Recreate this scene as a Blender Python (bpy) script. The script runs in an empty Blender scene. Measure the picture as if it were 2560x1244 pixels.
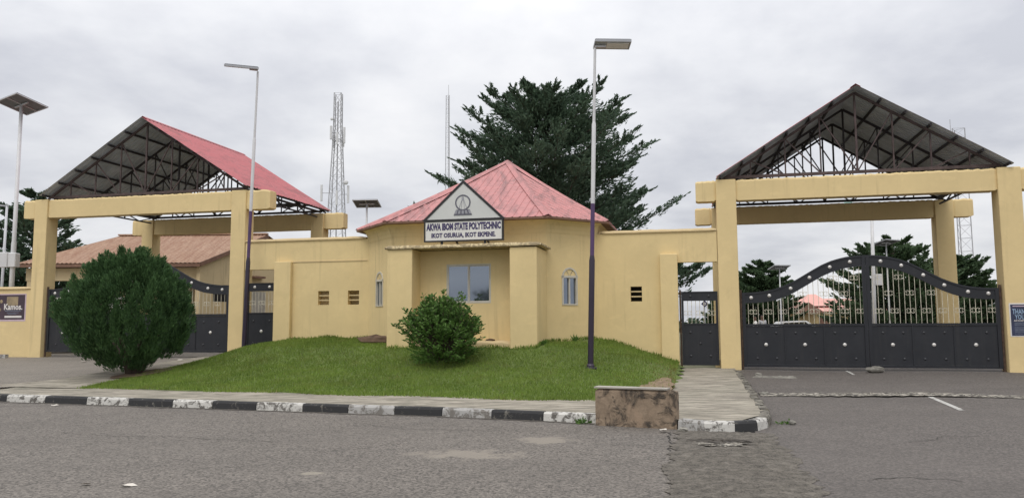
import bpy, math, random
import numpy as np
from mathutils import Vector, Matrix

random.seed(7)
rng = np.random.default_rng(7)
scene = bpy.context.scene
COL = scene.collection

# ------------------------------------------------------------------ camera
PITCH = math.atan((806 - 622) / 1950.0)
ROLL = math.radians(0.3)
fwd = Vector((0, math.cos(PITCH), math.sin(PITCH)))
up0 = Vector((0, -math.sin(PITCH), math.cos(PITCH)))
r0 = Vector((1, 0, 0))
rt = math.cos(ROLL) * r0 - math.sin(ROLL) * up0
upv = math.cos(ROLL) * up0 + math.sin(ROLL) * r0
cd = bpy.data.cameras.new('camera')
cd.sensor_fit = 'HORIZONTAL'; cd.sensor_width = 36.0
cd.lens = 36.0 * 1950.0 / 2560.0
cd.clip_start = 0.05; cd.clip_end = 3000
cam = bpy.data.objects.new('camera', cd); COL.objects.link(cam)
M = Matrix(((rt.x, upv.x, -fwd.x, 0), (rt.y, upv.y, -fwd.y, 0), (rt.z, upv.z, -fwd.z, 1.6), (0, 0, 0, 1)))
cam.matrix_world = M
scene.camera = cam

# ------------------------------------------------------------------ sky, sun, exposure
SUN_EL, SUN_AZ = math.radians(58), math.radians(200)      # azimuth clockwise from +Y: high, behind the viewer and a little left
world = bpy.data.worlds.new('World'); scene.world = world; world.use_nodes = True
wt = world.node_tree; wt.nodes.clear()
def wn(t, **kw):
    n = wt.nodes.new(t)
    for k, v in kw.items(): setattr(n, k, v)
    return n
wl = wt.links.new
sky = wn('ShaderNodeTexSky', sky_type='NISHITA'); sky.sun_disc = False
sky.sun_elevation = SUN_EL; sky.sun_rotation = SUN_AZ; sky.air_density = 1.0; sky.dust_density = 2.0
skys = wn('ShaderNodeMixRGB', blend_type='MULTIPLY'); skys.inputs[0].default_value = 1; skys.inputs[2].default_value = (.10, .10, .10, 1)
wl(sky.outputs[0], skys.inputs[1])
tc = wn('ShaderNodeTexCoord'); sep = wn('ShaderNodeSeparateXYZ'); wl(tc.outputs['Generated'], sep.inputs[0])
def wmath(op, a, b=None, clamp=False):
    n = wn('ShaderNodeMath', operation=op); n.use_clamp = clamp
    for i, x in enumerate((a, b)):
        if x is None: continue
        if isinstance(x, (int, float)): n.inputs[i].default_value = x
        else: wl(x, n.inputs[i])
    return n.outputs[0]
zc = wmath('MAXIMUM', sep.outputs[2], 0.0)
den = wmath('ADD', zc, 0.22)
px = wmath('DIVIDE', sep.outputs[0], den); py = wmath('DIVIDE', sep.outputs[1], den)
comb = wn('ShaderNodeCombineXYZ'); wl(px, comb.inputs[0]); wl(py, comb.inputs[1])
n1 = wn('ShaderNodeTexNoise'); n1.inputs['Scale'].default_value = 0.9; n1.inputs['Detail'].default_value = 7; n1.inputs['Roughness'].default_value = .52; n1.inputs['Distortion'].default_value = .35
wl(comb.outputs[0], n1.inputs['Vector'])
n2 = wn('ShaderNodeTexNoise'); n2.inputs['Scale'].default_value = 2.6; n2.inputs['Detail'].default_value = 6; n2.inputs['Roughness'].default_value = .55
wl(comb.outputs[0], n2.inputs['Vector'])
nm = wmath('ADD', wmath('MULTIPLY', n1.outputs[0], .7), wmath('MULTIPLY', n2.outputs[0], .3))
ramp = wn('ShaderNodeValToRGB'); cr = ramp.color_ramp
cr.elements[0].position = .39; cr.elements[0].color = (.62, .635, .69, 1)
cr.elements[1].position = .60; cr.elements[1].color = (.94, .94, .955, 1)
e = cr.elements.new(.50); e.color = (.805, .815, .85, 1)
wl(nm, ramp.inputs[0])
# overcast luminance: paler near the zenith than near the horizon
lum = wmath('ADD', .93, wmath('MULTIPLY', wmath('POWER', zc, 1.6), 1.15))
cl = wn('ShaderNodeMixRGB', blend_type='MULTIPLY'); cl.inputs[0].default_value = 1
cmb = wn('ShaderNodeCombineXYZ')
for i in range(3): wl(lum, cmb.inputs[i])
wl(ramp.outputs[0], cl.inputs[1]); wl(cmb.outputs[0], cl.inputs[2])
mixs = wn('ShaderNodeMixRGB'); mixs.inputs[0].default_value = .94
wl(skys.outputs[0], mixs.inputs[1]); wl(cl.outputs[0], mixs.inputs[2])
bg = wn('ShaderNodeBackground'); bg.inputs[1].default_value = 1.0
wl(mixs.outputs[0], bg.inputs[0])
wo = wn('ShaderNodeOutputWorld'); wl(bg.outputs[0], wo.inputs[0])

sd = bpy.data.lights.new('sun', 'SUN'); sd.energy = 1.3; sd.angle = math.radians(28); sd.color = (1, .96, .9)
sun = bpy.data.objects.new('sun', sd); COL.objects.link(sun)
sdir = Vector((math.sin(SUN_AZ) * math.cos(SUN_EL), math.cos(SUN_AZ) * math.cos(SUN_EL), math.sin(SUN_EL)))
sun.rotation_euler = sdir.to_track_quat('Z', 'Y').to_euler(); sun.location = sdir * 60

scene.view_settings.view_transform = 'Standard'; scene.view_settings.look = 'None'
scene.view_settings.exposure = 0.0; scene.view_settings.gamma = 1.0; scene.view_settings.use_curve_mapping = False
scene.render.engine = 'CYCLES'

# ------------------------------------------------------------------ site frame: u along the gate front, v into the grounds
A = math.radians(13)
UX, UY = math.cos(A), -math.sin(A)
VX, VY = math.sin(A), math.cos(A)
OX, OY = -1.0, 23.1
def W(u, v, z=0.0): return (OX + UX * u + VX * v, OY + UY * u + VY * v, z)

# ------------------------------------------------------------------ helpers
class MB:
    """collects shapes of ONE object"""
    def __init__(s): s.v = []; s.f = []; s.mi = []
    def add(s, vs, fs, mi=0):
        b = len(s.v); s.v += [tuple(p) for p in vs]
        s.f += [tuple(i + b for i in f) for f in fs]; s.mi += [mi] * len(fs); return s
    def box(s, x0, x1, y0, y1, z0, z1, mi=0):
        return s.add([(x0, y0, z0), (x1, y0, z0), (x1, y1, z0), (x0, y1, z0), (x0, y0, z1), (x1, y0, z1), (x1, y1, z1), (x0, y1, z1)],
                     [(0, 3, 2, 1), (4, 5, 6, 7), (0, 1, 5, 4), (1, 2, 6, 5), (2, 3, 7, 6), (3, 0, 4, 7)], mi)
    def bbox(s, x0, x1, y0, y1, z0, z1, c=.02, mi=0):
        """box with chamfered vertical and top edges"""
        r = [(x0 + c, y0), (x1 - c, y0), (x1, y0 + c), (x1, y1 - c), (x1 - c, y1), (x0 + c, y1), (x0, y1 - c), (x0, y0 + c)]
        t = [(x0 + 2 * c, y0 + c), (x1 - 2 * c, y0 + c), (x1 - c, y0 + 2 * c), (x1 - c, y1 - 2 * c), (x1 - 2 * c, y1 - c), (x0 + 2 * c, y1 - c), (x0 + c, y1 - 2 * c), (x0 + c, y0 + 2 * c)]
        vs = [(a, b, z0) for a, b in r] + [(a, b, z1 - c) for a, b in r] + [(a, b, z1) for a, b in t]
        fs = [tuple(range(7, -1, -1)), tuple(range(16, 24))]
        for k in range(2):
            for i in range(8):
                j = (i + 1) % 8; fs.append((k * 8 + i, k * 8 + j, k * 8 + 8 + j, k * 8 + 8 + i))
        return s.add(vs, fs, mi)
    def prism(s, poly, y0, y1, mi=0):
        """polygon in x,z (counter-clockwise seen from -y) extruded from y0 to y1"""
        n = len(poly)
        vs = [(x, y0, z) for x, z in poly] + [(x, y1, z) for x, z in poly]
        fs = [tuple(range(n)), tuple(range(2 * n - 1, n - 1, -1))]
        for i in range(n):
            j = (i + 1) % n; fs.append((i, i + n, j + n, j))
        return s.add(vs, fs, mi)
    def vprism(s, poly, z0, z1, mi=0):
        n = len(poly)
        vs = [(x, y, z0) for x, y in poly] + [(x, y, z1) for x, y in poly]
        fs = [tuple(range(n - 1, -1, -1)), tuple(range(n, 2 * n))]
        for i in range(n):
            j = (i + 1) % n; fs.append((i, j, j + n, i + n))
        return s.add(vs, fs, mi)
    def tube(s, pts, rad, n=8, mi=0, caps=True):
        pts = [Vector(p) for p in pts]
        if not isinstance(rad, (list, tuple)): rad = [rad] * len(pts)
        vs = []; fs = []
        for i, p in enumerate(pts):
            d = (pts[min(i + 1, len(pts) - 1)] - pts[max(i - 1, 0)]).normalized()
            ref = Vector((0, 0, 1)) if abs(d.z) < .9 else Vector((1, 0, 0))
            a = d.cross(ref).normalized(); b = d.cross(a)
            for k in range(n):
                t = 2 * math.pi * (k + .5) / n
                vs.append(tuple(p + (a * math.cos(t) + b * math.sin(t)) * rad[i]))
        for i in range(len(pts) - 1):
            for k in range(n):
                k2 = (k + 1) % n; fs.append((i * n + k, i * n + k2, (i + 1) * n + k2, (i + 1) * n + k))
        if caps:
            fs.append(tuple(range(n - 1, -1, -1))); fs.append(tuple((len(pts) - 1) * n + k for k in range(n)))
        return s.add(vs, fs, mi)
    def bar(s, p0, p1, w, h=None, mi=0):
        """square section member"""
        p0 = Vector(p0); p1 = Vector(p1); h = h or w
        d = (p1 - p0).normalized(); ref = Vector((0, 0, 1)) if abs(d.z) < .95 else Vector((1, 0, 0))
        a = d.cross(ref).normalized() * w / 2; b = a.cross(d).normalized() * h / 2
        vs = [p0 - a - b, p0 + a - b, p0 + a + b, p0 - a + b, p1 - a - b, p1 + a - b, p1 + a + b, p1 - a + b]
        return s.add(vs, [(0, 3, 2, 1), (4, 5, 6, 7), (0, 1, 5, 4), (1, 2, 6, 5), (2, 3, 7, 6), (3, 0, 4, 7)], mi)
    def dome(s, c, r, n=10, m=4, flat=.6, mi=0):
        """half ball bulging to -y"""
        vs = []; fs = []
        for i in range(m):
            t = (math.pi / 2) * i / m
            for k in range(n):
                q = 2 * math.pi * k / n
                vs.append((c[0] + r * math.cos(t) * math.cos(q), c[1] - r * flat * math.sin(t), c[2] + r * math.cos(t) * math.sin(q)))
        vs.append((c[0], c[1] - r * flat, c[2]))
        for i in range(m - 1):
            for k in range(n):
                k2 = (k + 1) % n; fs.append((i * n + k, i * n + k2, (i + 1) * n + k2, (i + 1) * n + k))
        for k in range(n): fs.append(((m - 1) * n + k, (m - 1) * n + (k + 1) % n, m * n))
        return s.add(vs, fs, mi)
    def shift(s, o): s.v = [(a - o[0], b - o[1], c - o[2]) for a, b, c in s.v]; return s
    def mesh(s, name, smooth=False):
        me = bpy.data.meshes.new(name); me.from_pydata(s.v, [], s.f); me.update()
        if any(s.mi): me.polygons.foreach_set('material_index', s.mi)
        if smooth: me.polygons.foreach_set('use_smooth', [True] * len(me.polygons))
        return me

BASE = {}
def tag(o, label=None, cat=None, group=None, kind=None):
    if label: o['label'] = label
    if cat: o['category'] = cat
    if group: o['group'] = group
    if kind: o['kind'] = kind
    return o
def fthing(name, label, cat, base, group=None, kind=None):
    """a thing standing on the gate front: Empty at its base, turned with the front; parts are given in u, v, z"""
    o = bpy.data.objects.new(name, None); COL.objects.link(o)
    o.location = W(*base); o.rotation_euler = (0, 0, -A); o.empty_display_size = .2
    BASE[o.name] = base
    return tag(o, label, cat, group, kind)
def thing(name, label, cat, loc, rz=0, group=None, kind=None):
    o = bpy.data.objects.new(name, None); COL.objects.link(o)
    o.location = loc; o.rotation_euler = (0, 0, rz); o.empty_display_size = .2
    BASE[o.name] = (0, 0, 0)
    return tag(o, label, cat, group, kind)
def root_base(p):
    while p.parent: p = p.parent
    return BASE.get(p.name, (0, 0, 0))
def link(name, me, mats, parent=None, loc=(0, 0, 0), scale=None, rot=None):
    o = bpy.data.objects.new(name, me); COL.objects.link(o)
    if mats is not None and len(me.materials) == 0:
        for m in (mats if isinstance(mats, (list, tuple)) else [mats]): me.materials.append(m)
    o.parent = parent; o.location = loc
    if scale: o.scale = scale
    if rot: o.rotation_euler = rot
    return o
def part(name, mb, mats, parent, smooth=False):
    """one mesh object under its thing, shapes given in the thing's own frame (u, v, z for front things)"""
    mb.shift(root_base(parent))
    return link(name, mb.mesh(name, smooth), mats, parent)
def off(parent, p):
    b = root_base(parent); return (p[0] - b[0], p[1] - b[1], p[2] - b[2])

# ------------------------------------------------------------------ materials
def newmat(name):
    m = bpy.data.materials.new(name); m.use_nodes = True
    nt = m.node_tree; b = nt.nodes['Principled BSDF']
    return m, nt, b
def nd(nt, t, **kw):
    n = nt.nodes.new(t)
    for k, v in kw.items():
        if k in n.inputs: n.inputs[k].default_value = v
        else: setattr(n, k, v)
    return n
def mapping(nt, scale=(1, 1, 1), coord='Object'):
    t = nd(nt, 'ShaderNodeTexCoord'); mp = nd(nt, 'ShaderNodeMapping'); mp.inputs['Scale'].default_value = scale
    nt.links.new(t.outputs[coord], mp.inputs[0]); return mp.outputs[0]
def geomap(nt, scale=(1, 1, 1)):
    t = nd(nt, 'ShaderNodeNewGeometry'); mp = nd(nt, 'ShaderNodeMapping'); mp.inputs['Scale'].default_value = scale
    nt.links.new(t.outputs['Position'], mp.inputs[0]); return mp.outputs[0]
def noise(nt, vec, scale, detail=4, rough=.55, dist=0):
    n = nd(nt, 'ShaderNodeTexNoise'); n.inputs['Scale'].default_value = scale; n.inputs['Detail'].default_value = detail
    n.inputs['Roughness'].default_value = rough; n.inputs['Distortion'].default_value = dist
    nt.links.new(vec, n.inputs['Vector']); return n.outputs[0]
def ramp2(nt, fac, p0, p1, c0=(0, 0, 0, 1), c1=(1, 1, 1, 1)):
    r = nd(nt, 'ShaderNodeValToRGB'); e = r.color_ramp.elements
    e[0].position = p0; e[1].position = p1; e[0].color = c0; e[1].color = c1
    nt.links.new(fac, r.inputs[0]); return r.outputs[0]
def mix(nt, fac, a, b, mode='MIX'):
    n = nd(nt, 'ShaderNodeMixRGB', blend_type=mode)
    for i, x in enumerate((fac, a, b)):
        if isinstance(x, (int, float)): n.inputs[i].default_value = x
        elif isinstance(x, tuple): n.inputs[i].default_value = x if len(x) == 4 else (*x, 1)
        else: nt.links.new(x, n.inputs[i])
    return n.outputs[0]
def mth(nt, op, a, b=None, clamp=False):
    n = nd(nt, 'ShaderNodeMath', operation=op); n.use_clamp = clamp
    for i, x in enumerate((a, b)):
        if x is None: continue
        if isinstance(x, (int, float)): n.inputs[i].default_value = x
        else: nt.links.new(x, n.inputs[i])
    return n.outputs[0]
def bump(nt, b, h, strength=.3, dist=.02):
    n = nd(nt, 'ShaderNodeBump'); n.inputs['Strength'].default_value = strength; n.inputs['Distance'].default_value = dist
    nt.links.new(h, n.inputs['Height']); nt.links.new(n.outputs[0], b.inputs['Normal'])
def simple(name, c, rough=.6, var=.12, scale=3, metal=0, bscale=0, bstr=.2):
    m, nt, b = newmat(name)
    v = geomap(nt)
    f = ramp2(nt, noise(nt, v, scale, 5), .3, .7)
    lo = tuple(x * (1 - var) for x in c); hi = tuple(min(1, x * (1 + var)) for x in c)
    nt.links.new(mix(nt, f, lo, hi), b.inputs['Base Color'])
    b.inputs['Roughness'].default_value = rough; b.inputs['Metallic'].default_value = metal
    if bscale: bump(nt, b, noise(nt, v, bscale, 4), bstr, .01)
    return m
def plaster(name, c, stain=(.16, .12, .07), amt=.55, drip=True):
    m, nt, b = newmat(name)
    v = geomap(nt)
    f = ramp2(nt, noise(nt, v, .9, 6, .6), .3, .7)
    col = mix(nt, f, tuple(x * .92 for x in c), tuple(x * 1.05 for x in c))
    f2 = ramp2(nt, noise(nt, v, 7, 5, .65), .35, .75)
    col = mix(nt, mth(nt, 'MULTIPLY', f2, .22), col, tuple(x * .82 for x in c))
    if drip:                                           # narrow rain streaks and mildew blotches
        sv = geomap(nt, (5.5, 5.5, .35))
        s1 = ramp2(nt, noise(nt, sv, 1.0, 6, .6, .3), .56, .80)
        s2 = ramp2(nt, noise(nt, v, .45, 4, .5), .40, .66)
        s3 = ramp2(nt, noise(nt, v, 1.6, 8, .72, .8), .56, .80)
        col = mix(nt, mth(nt, 'MULTIPLY', s3, .30), col, tuple(x * .62 for x in c))
        s4 = ramp2(nt, noise(nt, geomap(nt, (1.2, 1.2, 2.2)), 1.3, 6, .6, .4), .60, .64)
        col = mix(nt, mth(nt, 'MULTIPLY', s4, .16), col, tuple(min(1, x * 1.2) for x in c))
        col = mix(nt, mth(nt, 'MULTIPLY', mth(nt, 'MULTIPLY', s1, s2), amt), col, stain)
    # damp, splashed foot of the wall: a ragged band of dirt just above the soil
    nt.links.new(col, b.inputs['Base Color'])
    b.inputs['Roughness'].default_value = .9
    bump(nt, b, noise(nt, v, 38, 5, .6), .25, .008)
    return m

YEL = (.71, .555, .288)
M_yel = plaster('yellow_plaster', YEL)
M_yel2 = plaster('yellow_plaster_capping', (.62, .48, .27), amt=.95)
M_yeld = plaster('yellow_plaster_weathered', (.62, .50, .30), amt=.9)
M_canopy_edge = None
def flaking():
    m, nt, b = newmat('flaking_painted_slab')
    v = geomap(nt)
    f = ramp2(nt, noise(nt, v, 9, 6, .7, .4), .46, .56)
    f2 = ramp2(nt, noise(nt, v, 25, 5, .7), .45, .62)
    col = mix(nt, f, (.30, .24, .15), (.66, .54, .32))
    col = mix(nt, mth(nt, 'MULTIPLY', f2, .5), col, (.26, .2, .11))
    nt.links.new(col, b.inputs['Base Color']); b.inputs['Roughness'].default_value = .95
    bump(nt, b, noise(nt, v, 30, 5, .7), .6, .02)
    return m
M_flake = flaking()

def roof_paint(name, base, dirt, amt=.6, rust=None, streak=False):
    m, nt, b = newmat(name)
    v = geomap(nt)
    f = ramp2(nt, noise(nt, v, .8, 6, .6, .5), .38, .66)
    f2 = ramp2(nt, noise(nt, v, 5.0, 6, .7), .40, .75)
    col = mix(nt, mth(nt, 'MULTIPLY', f, .5), base, tuple(min(1, x * 1.22 + .03) for x in base))
    col = mix(nt, mth(nt, 'MULTIPLY', mth(nt, 'MULTIPLY', f, f2), amt), col, dirt)
    if streak:
        f4 = ramp2(nt, noise(nt, geomap(nt, (2.2, .5, .8)), 1.1, 7, .7, .8), .50, .66)
        col = mix(nt, mth(nt, 'MULTIPLY', f4, .62), col, dirt)
    if rust:
        f3 = ramp2(nt, noise(nt, geomap(nt, (4.5, .45, .6)), 1.5, 7, .7, .6), .40, .64)
        col = mix(nt, f3, col, rust)
    nt.links.new(col, b.inputs['Base Color']); b.inputs['Roughness'].default_value = .55
    bump(nt, b, noise(nt, v, 14, 4), .12, .01)
    return m
M_red = roof_paint('faded_red_roof', (.41, .105, .115), (.16, .06, .06), 1.0, streak=True)
M_pink = roof_paint('pink_weathered_roof', (.46, .185, .175), (.12, .07, .065), 1.0, streak=True)
M_rustroof = roof_paint('rusty_brown_roof', (.37, .235, .155), (.11, .06, .04), .55, rust=(.25, .125, .07))
M_under = simple('roof_underside', (.50, .54, .60), .7, .18, 2)
M_steel = simple('rusty_truss_steel', (.035, .030, .034), .7, .35, 5)
M_steel2 = simple('truss_steel_rust_brown', (.075, .052, .05), .8, .4, 6)
M_gate = simple('charcoal_gate_paint', (.0135, .015, .0195), .45, .18, 4, bscale=40, bstr=.06)
def gate_steel():
    m, nt, b = newmat('charcoal_gate_panel'); v = geomap(nt)
    f = ramp2(nt, noise(nt, v, 2.2, 6, .65), .3, .75)
    col = mix(nt, f, (.010, .0115, .0155), (.019, .0205, .025))
    st = ramp2(nt, noise(nt, geomap(nt, (7, 7, .5)), 1.0, 6, .65, .3), .55, .78)
    col = mix(nt, mth(nt, 'MULTIPLY', st, .35), col, (.05, .047, .043))
    ru = ramp2(nt, noise(nt, v, 9, 7, .75, .5), .66, .74)
    col = mix(nt, mth(nt, 'MULTIPLY', ru, .7), col, (.10, .05, .028))
    nt.links.new(col, b.inputs['Base Color']); b.inputs['Roughness'].default_value = .5
    bump(nt, b, noise(nt, v, 1.8, 3), .25, .02); return m
M_gate2 = gate_steel()
M_rustpost = simple('rusty_hinge_post', (.07, .042, .028), .8, .5, 9)
M_stud = simple('silver_stud', (.62, .60, .57), .38, .12, 6, metal=.35)
M_studd = simple('dark_stud', (.032, .033, .038), .5, .2, 6)
M_bargold = simple('faded_gold_bar', (.58, .54, .43), .5, .25, 8)
M_alu = simple('aluminium_frame', (.52, .49, .42), .5, .08, 6)
M_white = simple('white_paint', (.74, .72, .68), .55, .06, 3)
M_signwhite = simple('sign_board_white', (.68, .67, .63), .5, .05, 1.5)
M_signgrey = simple('sign_triangle_grey', (.58, .585, .565), .5, .06, 1.5)
M_signblack = simple('sign_frame_black', (.018, .017, .018), .5, .1, 4)
M_letter = simple('letter_indigo', (.045, .035, .105), .6, .15, 14)
M_emblem = simple('emblem_slate', (.11, .11, .14), .6, .15, 14)
M_emblem2 = simple('emblem_grey', (.30, .30, .33), .6, .15, 14)
M_polew = simple('pole_white_paint', (.58, .58, .585), .45, .06, 3)
M_polep = simple('pole_purple_paint', (.075, .038, .11), .4, .15, 3)
M_polek = simple('pole_black_paint', (.024, .016, .034), .4, .2, 3)
M_galv = simple('galvanised_steel', (.50, .51, .53), .5, .1, 3)
M_lampgrey = simple('lamp_housing_grey', (.34, .35, .37), .45, .06, 3)
M_led = simple('lamp_lens', (.72, .73, .75), .3, .04, 3)
M_panel = simple('solar_cells', (.035, .04, .055), .25, .2, 3)
M_panelb = simple('solar_back_sheet', (.16, .165, .175), .6, .1, 3)
M_tower = simple('tower_galvanised', (.36, .36, .375), .6, .12, .6)
M_antenna = simple('antenna_white', (.62, .62, .63), .5, .06, 1)
M_bark = simple('bark', (.075, .055, .042), .9, .35, 6, bscale=14, bstr=.5)
M_conc = simple('pale_concrete', (.36, .335, .29), .9, .2, 3, bscale=30, bstr=.4)
M_soil = simple('brown_soil', (.11, .07, .045), .95, .35, 5, bscale=20, bstr=.5)
M_stone = simple('grey_stone', (.20, .19, .165), .9, .35, 7, bscale=16, bstr=.6)
M_dark = simple('interior_shade_black', (.012, .011, .010), .9, .1, 3)  # near-black so openings read as unlit; the shade is put into the colour
M_wood = simple('fascia_brown', (.19, .105, .07), .7, .25, 4)
M_skin = simple('brown_skin', (.10, .05, .03), .6, .1, 8)
M_trouser = simple('dark_trousers', (.03, .03, .04), .8, .15, 8)
M_rubber = simple('tyre_rubber', (.02, .02, .02), .8, .1, 8)
M_vanwhite = simple('van_white', (.74, .74, .73), .3, .03, 2)
M_teal = simple('pale_teal_lamp', (.36, .55, .50), .5, .06, 3)

def glass(name, tint, rough=.04):
    m, nt, b = newmat(name)
    b.inputs['Base Color'].default_value = (*tint, 1); b.inputs['Metallic'].default_value = .9
    b.inputs['Roughness'].default_value = rough
    bump(nt, b, noise(nt, geomap(nt), 1.3, 2), .03, .02)
    return m
M_glass = glass('reflective_window_glass', (.23, .262, .31))
M_glassd = glass('dark_tinted_glass', (.07, .075, .08), .08)

def foliage(name, c0, c1, trans=.25, tipc=None):
    m, nt, b = newmat(name)
    g = nd(nt, 'ShaderNodeNewGeometry')
    col = mix(nt, g.outputs['Random Per Island'], c0, c1)
    v = geomap(nt)
    f = ramp2(nt, noise(nt, v, .7, 3), .35, .7)
    col = mix(nt, mth(nt, 'MULTIPLY', f, .45), col, tuple(min(1, x * 1.35) for x in c1))
    nt.links.new(col, b.inputs['Base Color']); b.inputs['Roughness'].default_value = .65
    b.inputs['Specular IOR Level'].default_value = .25
    tr = nd(nt, 'ShaderNodeBsdfTranslucent'); nt.links.new(col, tr.inputs[0])
    ms = nd(nt, 'ShaderNodeMixShader'); ms.inputs[0].default_value = trans
    out = nt.nodes['Material Output']
    nt.links.new(b.outputs[0], ms.inputs[1]); nt.links.new(tr.outputs[0], ms.inputs[2]); nt.links.new(ms.outputs[0], out.inputs[0])
    return m
M_leafbig = foliage('dark_layered_foliage', (.048, .078, .056), (.105, .160, .098), .40)
M_leafmid = foliage('mid_green_foliage', (.040, .070, .036), (.090, .140, .066), .35)
M_leaffar = foliage('far_green_foliage', (.034, .055, .036), (.065, .095, .055))
M_thuja = foliage('thuja_foliage', (.024, .058, .025), (.090, .168, .062), .25)
M_hib = foliage('glossy_shrub_leaves', (.036, .085, .020), (.125, .225, .052), .3)
def grass_mat(name, c0, c1, dry):
    m = foliage(name, c0, c1, .35); nt = m.node_tree; b = nt.nodes['Principled BSDF']
    src = b.inputs['Base Color'].links[0].from_socket
    f = ramp2(nt, noise(nt, geomap(nt), .55, 6, .65, .4), .46, .72)
    g = ramp2(nt, noise(nt, geomap(nt), 1.9, 5, .65), .50, .74)
    col = mix(nt, mth(nt, 'MULTIPLY', f, .55), src, tuple(x * .55 for x in c1))
    col = mix(nt, mth(nt, 'MULTIPLY', g, .50), col, dry)
    nt.links.new(col, b.inputs['Base Color'])
    for n in nt.nodes:
        if n.type == 'BSDF_TRANSLUCENT': nt.links.new(col, n.inputs[0])
    return m
M_grass = grass_mat('lawn_grass_blades', (.090, .155, .026), (.225, .310, .062), (.25, .25, .08))
M_grassdry = foliage('dry_grass_blades', (.14, .12, .04), (.24, .2, .08), .3)

# ------------------------------------------------------------------ ground materials
def asphalt(name, c, contrast=1.0, patches=(), warm=None, vs=46):
    m, nt, b = newmat(name)
    v = geomap(nt)
    vo = nd(nt, 'ShaderNodeTexVoronoi'); vo.inputs['Scale'].default_value = vs; nt.links.new(v, vo.inputs['Vector'])
    sp = nd(nt, 'ShaderNodeSeparateColor'); nt.links.new(vo.outputs['Color'], sp.inputs[0])
    ag = ramp2(nt, sp.outputs[0], .05, .95)
    fine = noise(nt, v, 95, 3, .7)
    big = ramp2(nt, noise(nt, v, .35, 5, .6, .3), .32, .70)
    mid = ramp2(nt, noise(nt, v, 2.4, 5, .65), .3, .72)
    lo = tuple(x * (1 - .55 * contrast) for x in c); hi = tuple(x * (1 + .75 * contrast) for x in c)
    col = mix(nt, ag, lo, hi)
    col = mix(nt, ramp2(nt, fine, .35, .65), mix(nt, .35, col, lo), col)
    col = mix(nt, mth(nt, 'MULTIPLY', big, .35), col, tuple(x * 1.35 for x in (warm or c)))
    col = mix(nt, mth(nt, 'MULTIPLY', mid, .25), col, tuple(x * .6 for x in c))
    blot = ramp2(nt, noise(nt, geomap(nt, (.5, 1, 1)), .55, 6, .65, .6), .45, .75)
    col = mix(nt, mth(nt, 'MULTIPLY', blot, .38), col, tuple(x * .5 for x in c))
    # long polished wheel streaks running with the road
    st = ramp2(nt, noise(nt, geomap(nt, (.12, 1.3, 1)), .8, 4, .5), .52, .72)
    col = mix(nt, mth(nt, 'MULTIPLY', st, .22), col, tuple(x * .55 for x in c))
    for (cx, cy, rx, ry, pc) in patches:                # worn sandy patches
        sx = nd(nt, 'ShaderNodeSeparateXYZ'); nt.links.new(v, sx.inputs[0])
        dx = mth(nt, 'DIVIDE', mth(nt, 'SUBTRACT', sx.outputs[0], cx), rx); dy = mth(nt, 'DIVIDE', mth(nt, 'SUBTRACT', sx.outputs[1], cy), ry)
        d = mth(nt, 'SQRT', mth(nt, 'ADD', mth(nt, 'MULTIPLY', dx, dx), mth(nt, 'MULTIPLY', dy, dy)))
        d = mth(nt, 'ADD', d, mth(nt, 'MULTIPLY', mth(nt, 'SUBTRACT', noise(nt, v, 3.2, 6, .7), .5), 3.0))
        f = ramp2(nt, d, .55, 1.1, (1, 1, 1, 1), (0, 0, 0, 1))
        col = mix(nt, mth(nt, 'MULTIPLY', f, .75), col, pc)
    nt.links.new(col, b.inputs['Base Color']); b.inputs['Roughness'].default_value = .85
    h = mth(nt, 'ADD', sp.outputs[1], fine)
    bump(nt, b, h, .35, .008)
    return m
M_road = asphalt('coarse_asphalt', (.140, .124, .107), 1.4, patches=[(-.55, 9.75, .75, .38, (.25, .22, .18)), (.42, 10.85, .42, .36, (.25, .22, .18)), (-2.2, 8.6, .2, .1, (.28, .25, .2))])
M_drive = asphalt('smooth_brown_asphalt', (.108, .095, .085), .95)
M_driveL = asphalt('pale_drive_asphalt', (.20, .178, .150), .7)
def rough_patch():
    m, nt, b = newmat('broken_old_surfacing')
    v = geomap(nt)
    f = ramp2(nt, noise(nt, v, 8, 8, .78, .5), .40, .62)
    f2 = ramp2(nt, noise(nt, v, 2.2, 5, .6), .35, .7)
    f3 = ramp2(nt, noise(nt, v, 45, 3, .7), .4, .65)
    col = mix(nt, f, (.026, .022, .018), (.175, .155, .13))
    col = mix(nt, mth(nt, 'MULTIPLY', f2, .45), col, (.060, .052, .040))
    col = mix(nt, mth(nt, 'MULTIPLY', f3, .34), col, (.30, .27, .22))
    nt.links.new(col, b.inputs['Base Color']); b.inputs['Roughness'].default_value = .95
    bump(nt, b, noise(nt, v, 14, 6, .7), .9, .04)
    return m
M_patch = rough_patch()
def paving(name, ax):
    m, nt, b = newmat(name)
    v = geomap(nt)
    sv = nd(nt, 'ShaderNodeMapping'); sv.inputs['Rotation'].default_value = (0, 0, A); sv.inputs['Scale'].default_value = (1.1, 6.5, 1)
    nt.links.new(v, sv.inputs[0])
    f = ramp2(nt, noise(nt, sv.outputs[0], 1.5, 7, .68, .6), .43, .60)
    f2 = ramp2(nt, noise(nt, v, .8, 5, .6), .38, .68)
    f3 = ramp2(nt, noise(nt, v, 20, 4, .7), .3, .75)
    col = mix(nt, f, (.130, .115, .090), (.385, .345, .28))
    col = mix(nt, mth(nt, 'MULTIPLY', f2, .35), col, (.17, .165, .12))
    col = mix(nt, mth(nt, 'MULTIPLY', f3, .25), col, (.44, .40, .33))
    nt.links.new(col, b.inputs['Base Color']); b.inputs['Roughness'].default_value = .92
    bump(nt, b, noise(nt, v, 22, 5, .7), .4, .015)
    return m
M_pave = paving('weathered_concrete_paving', 0)
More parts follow.
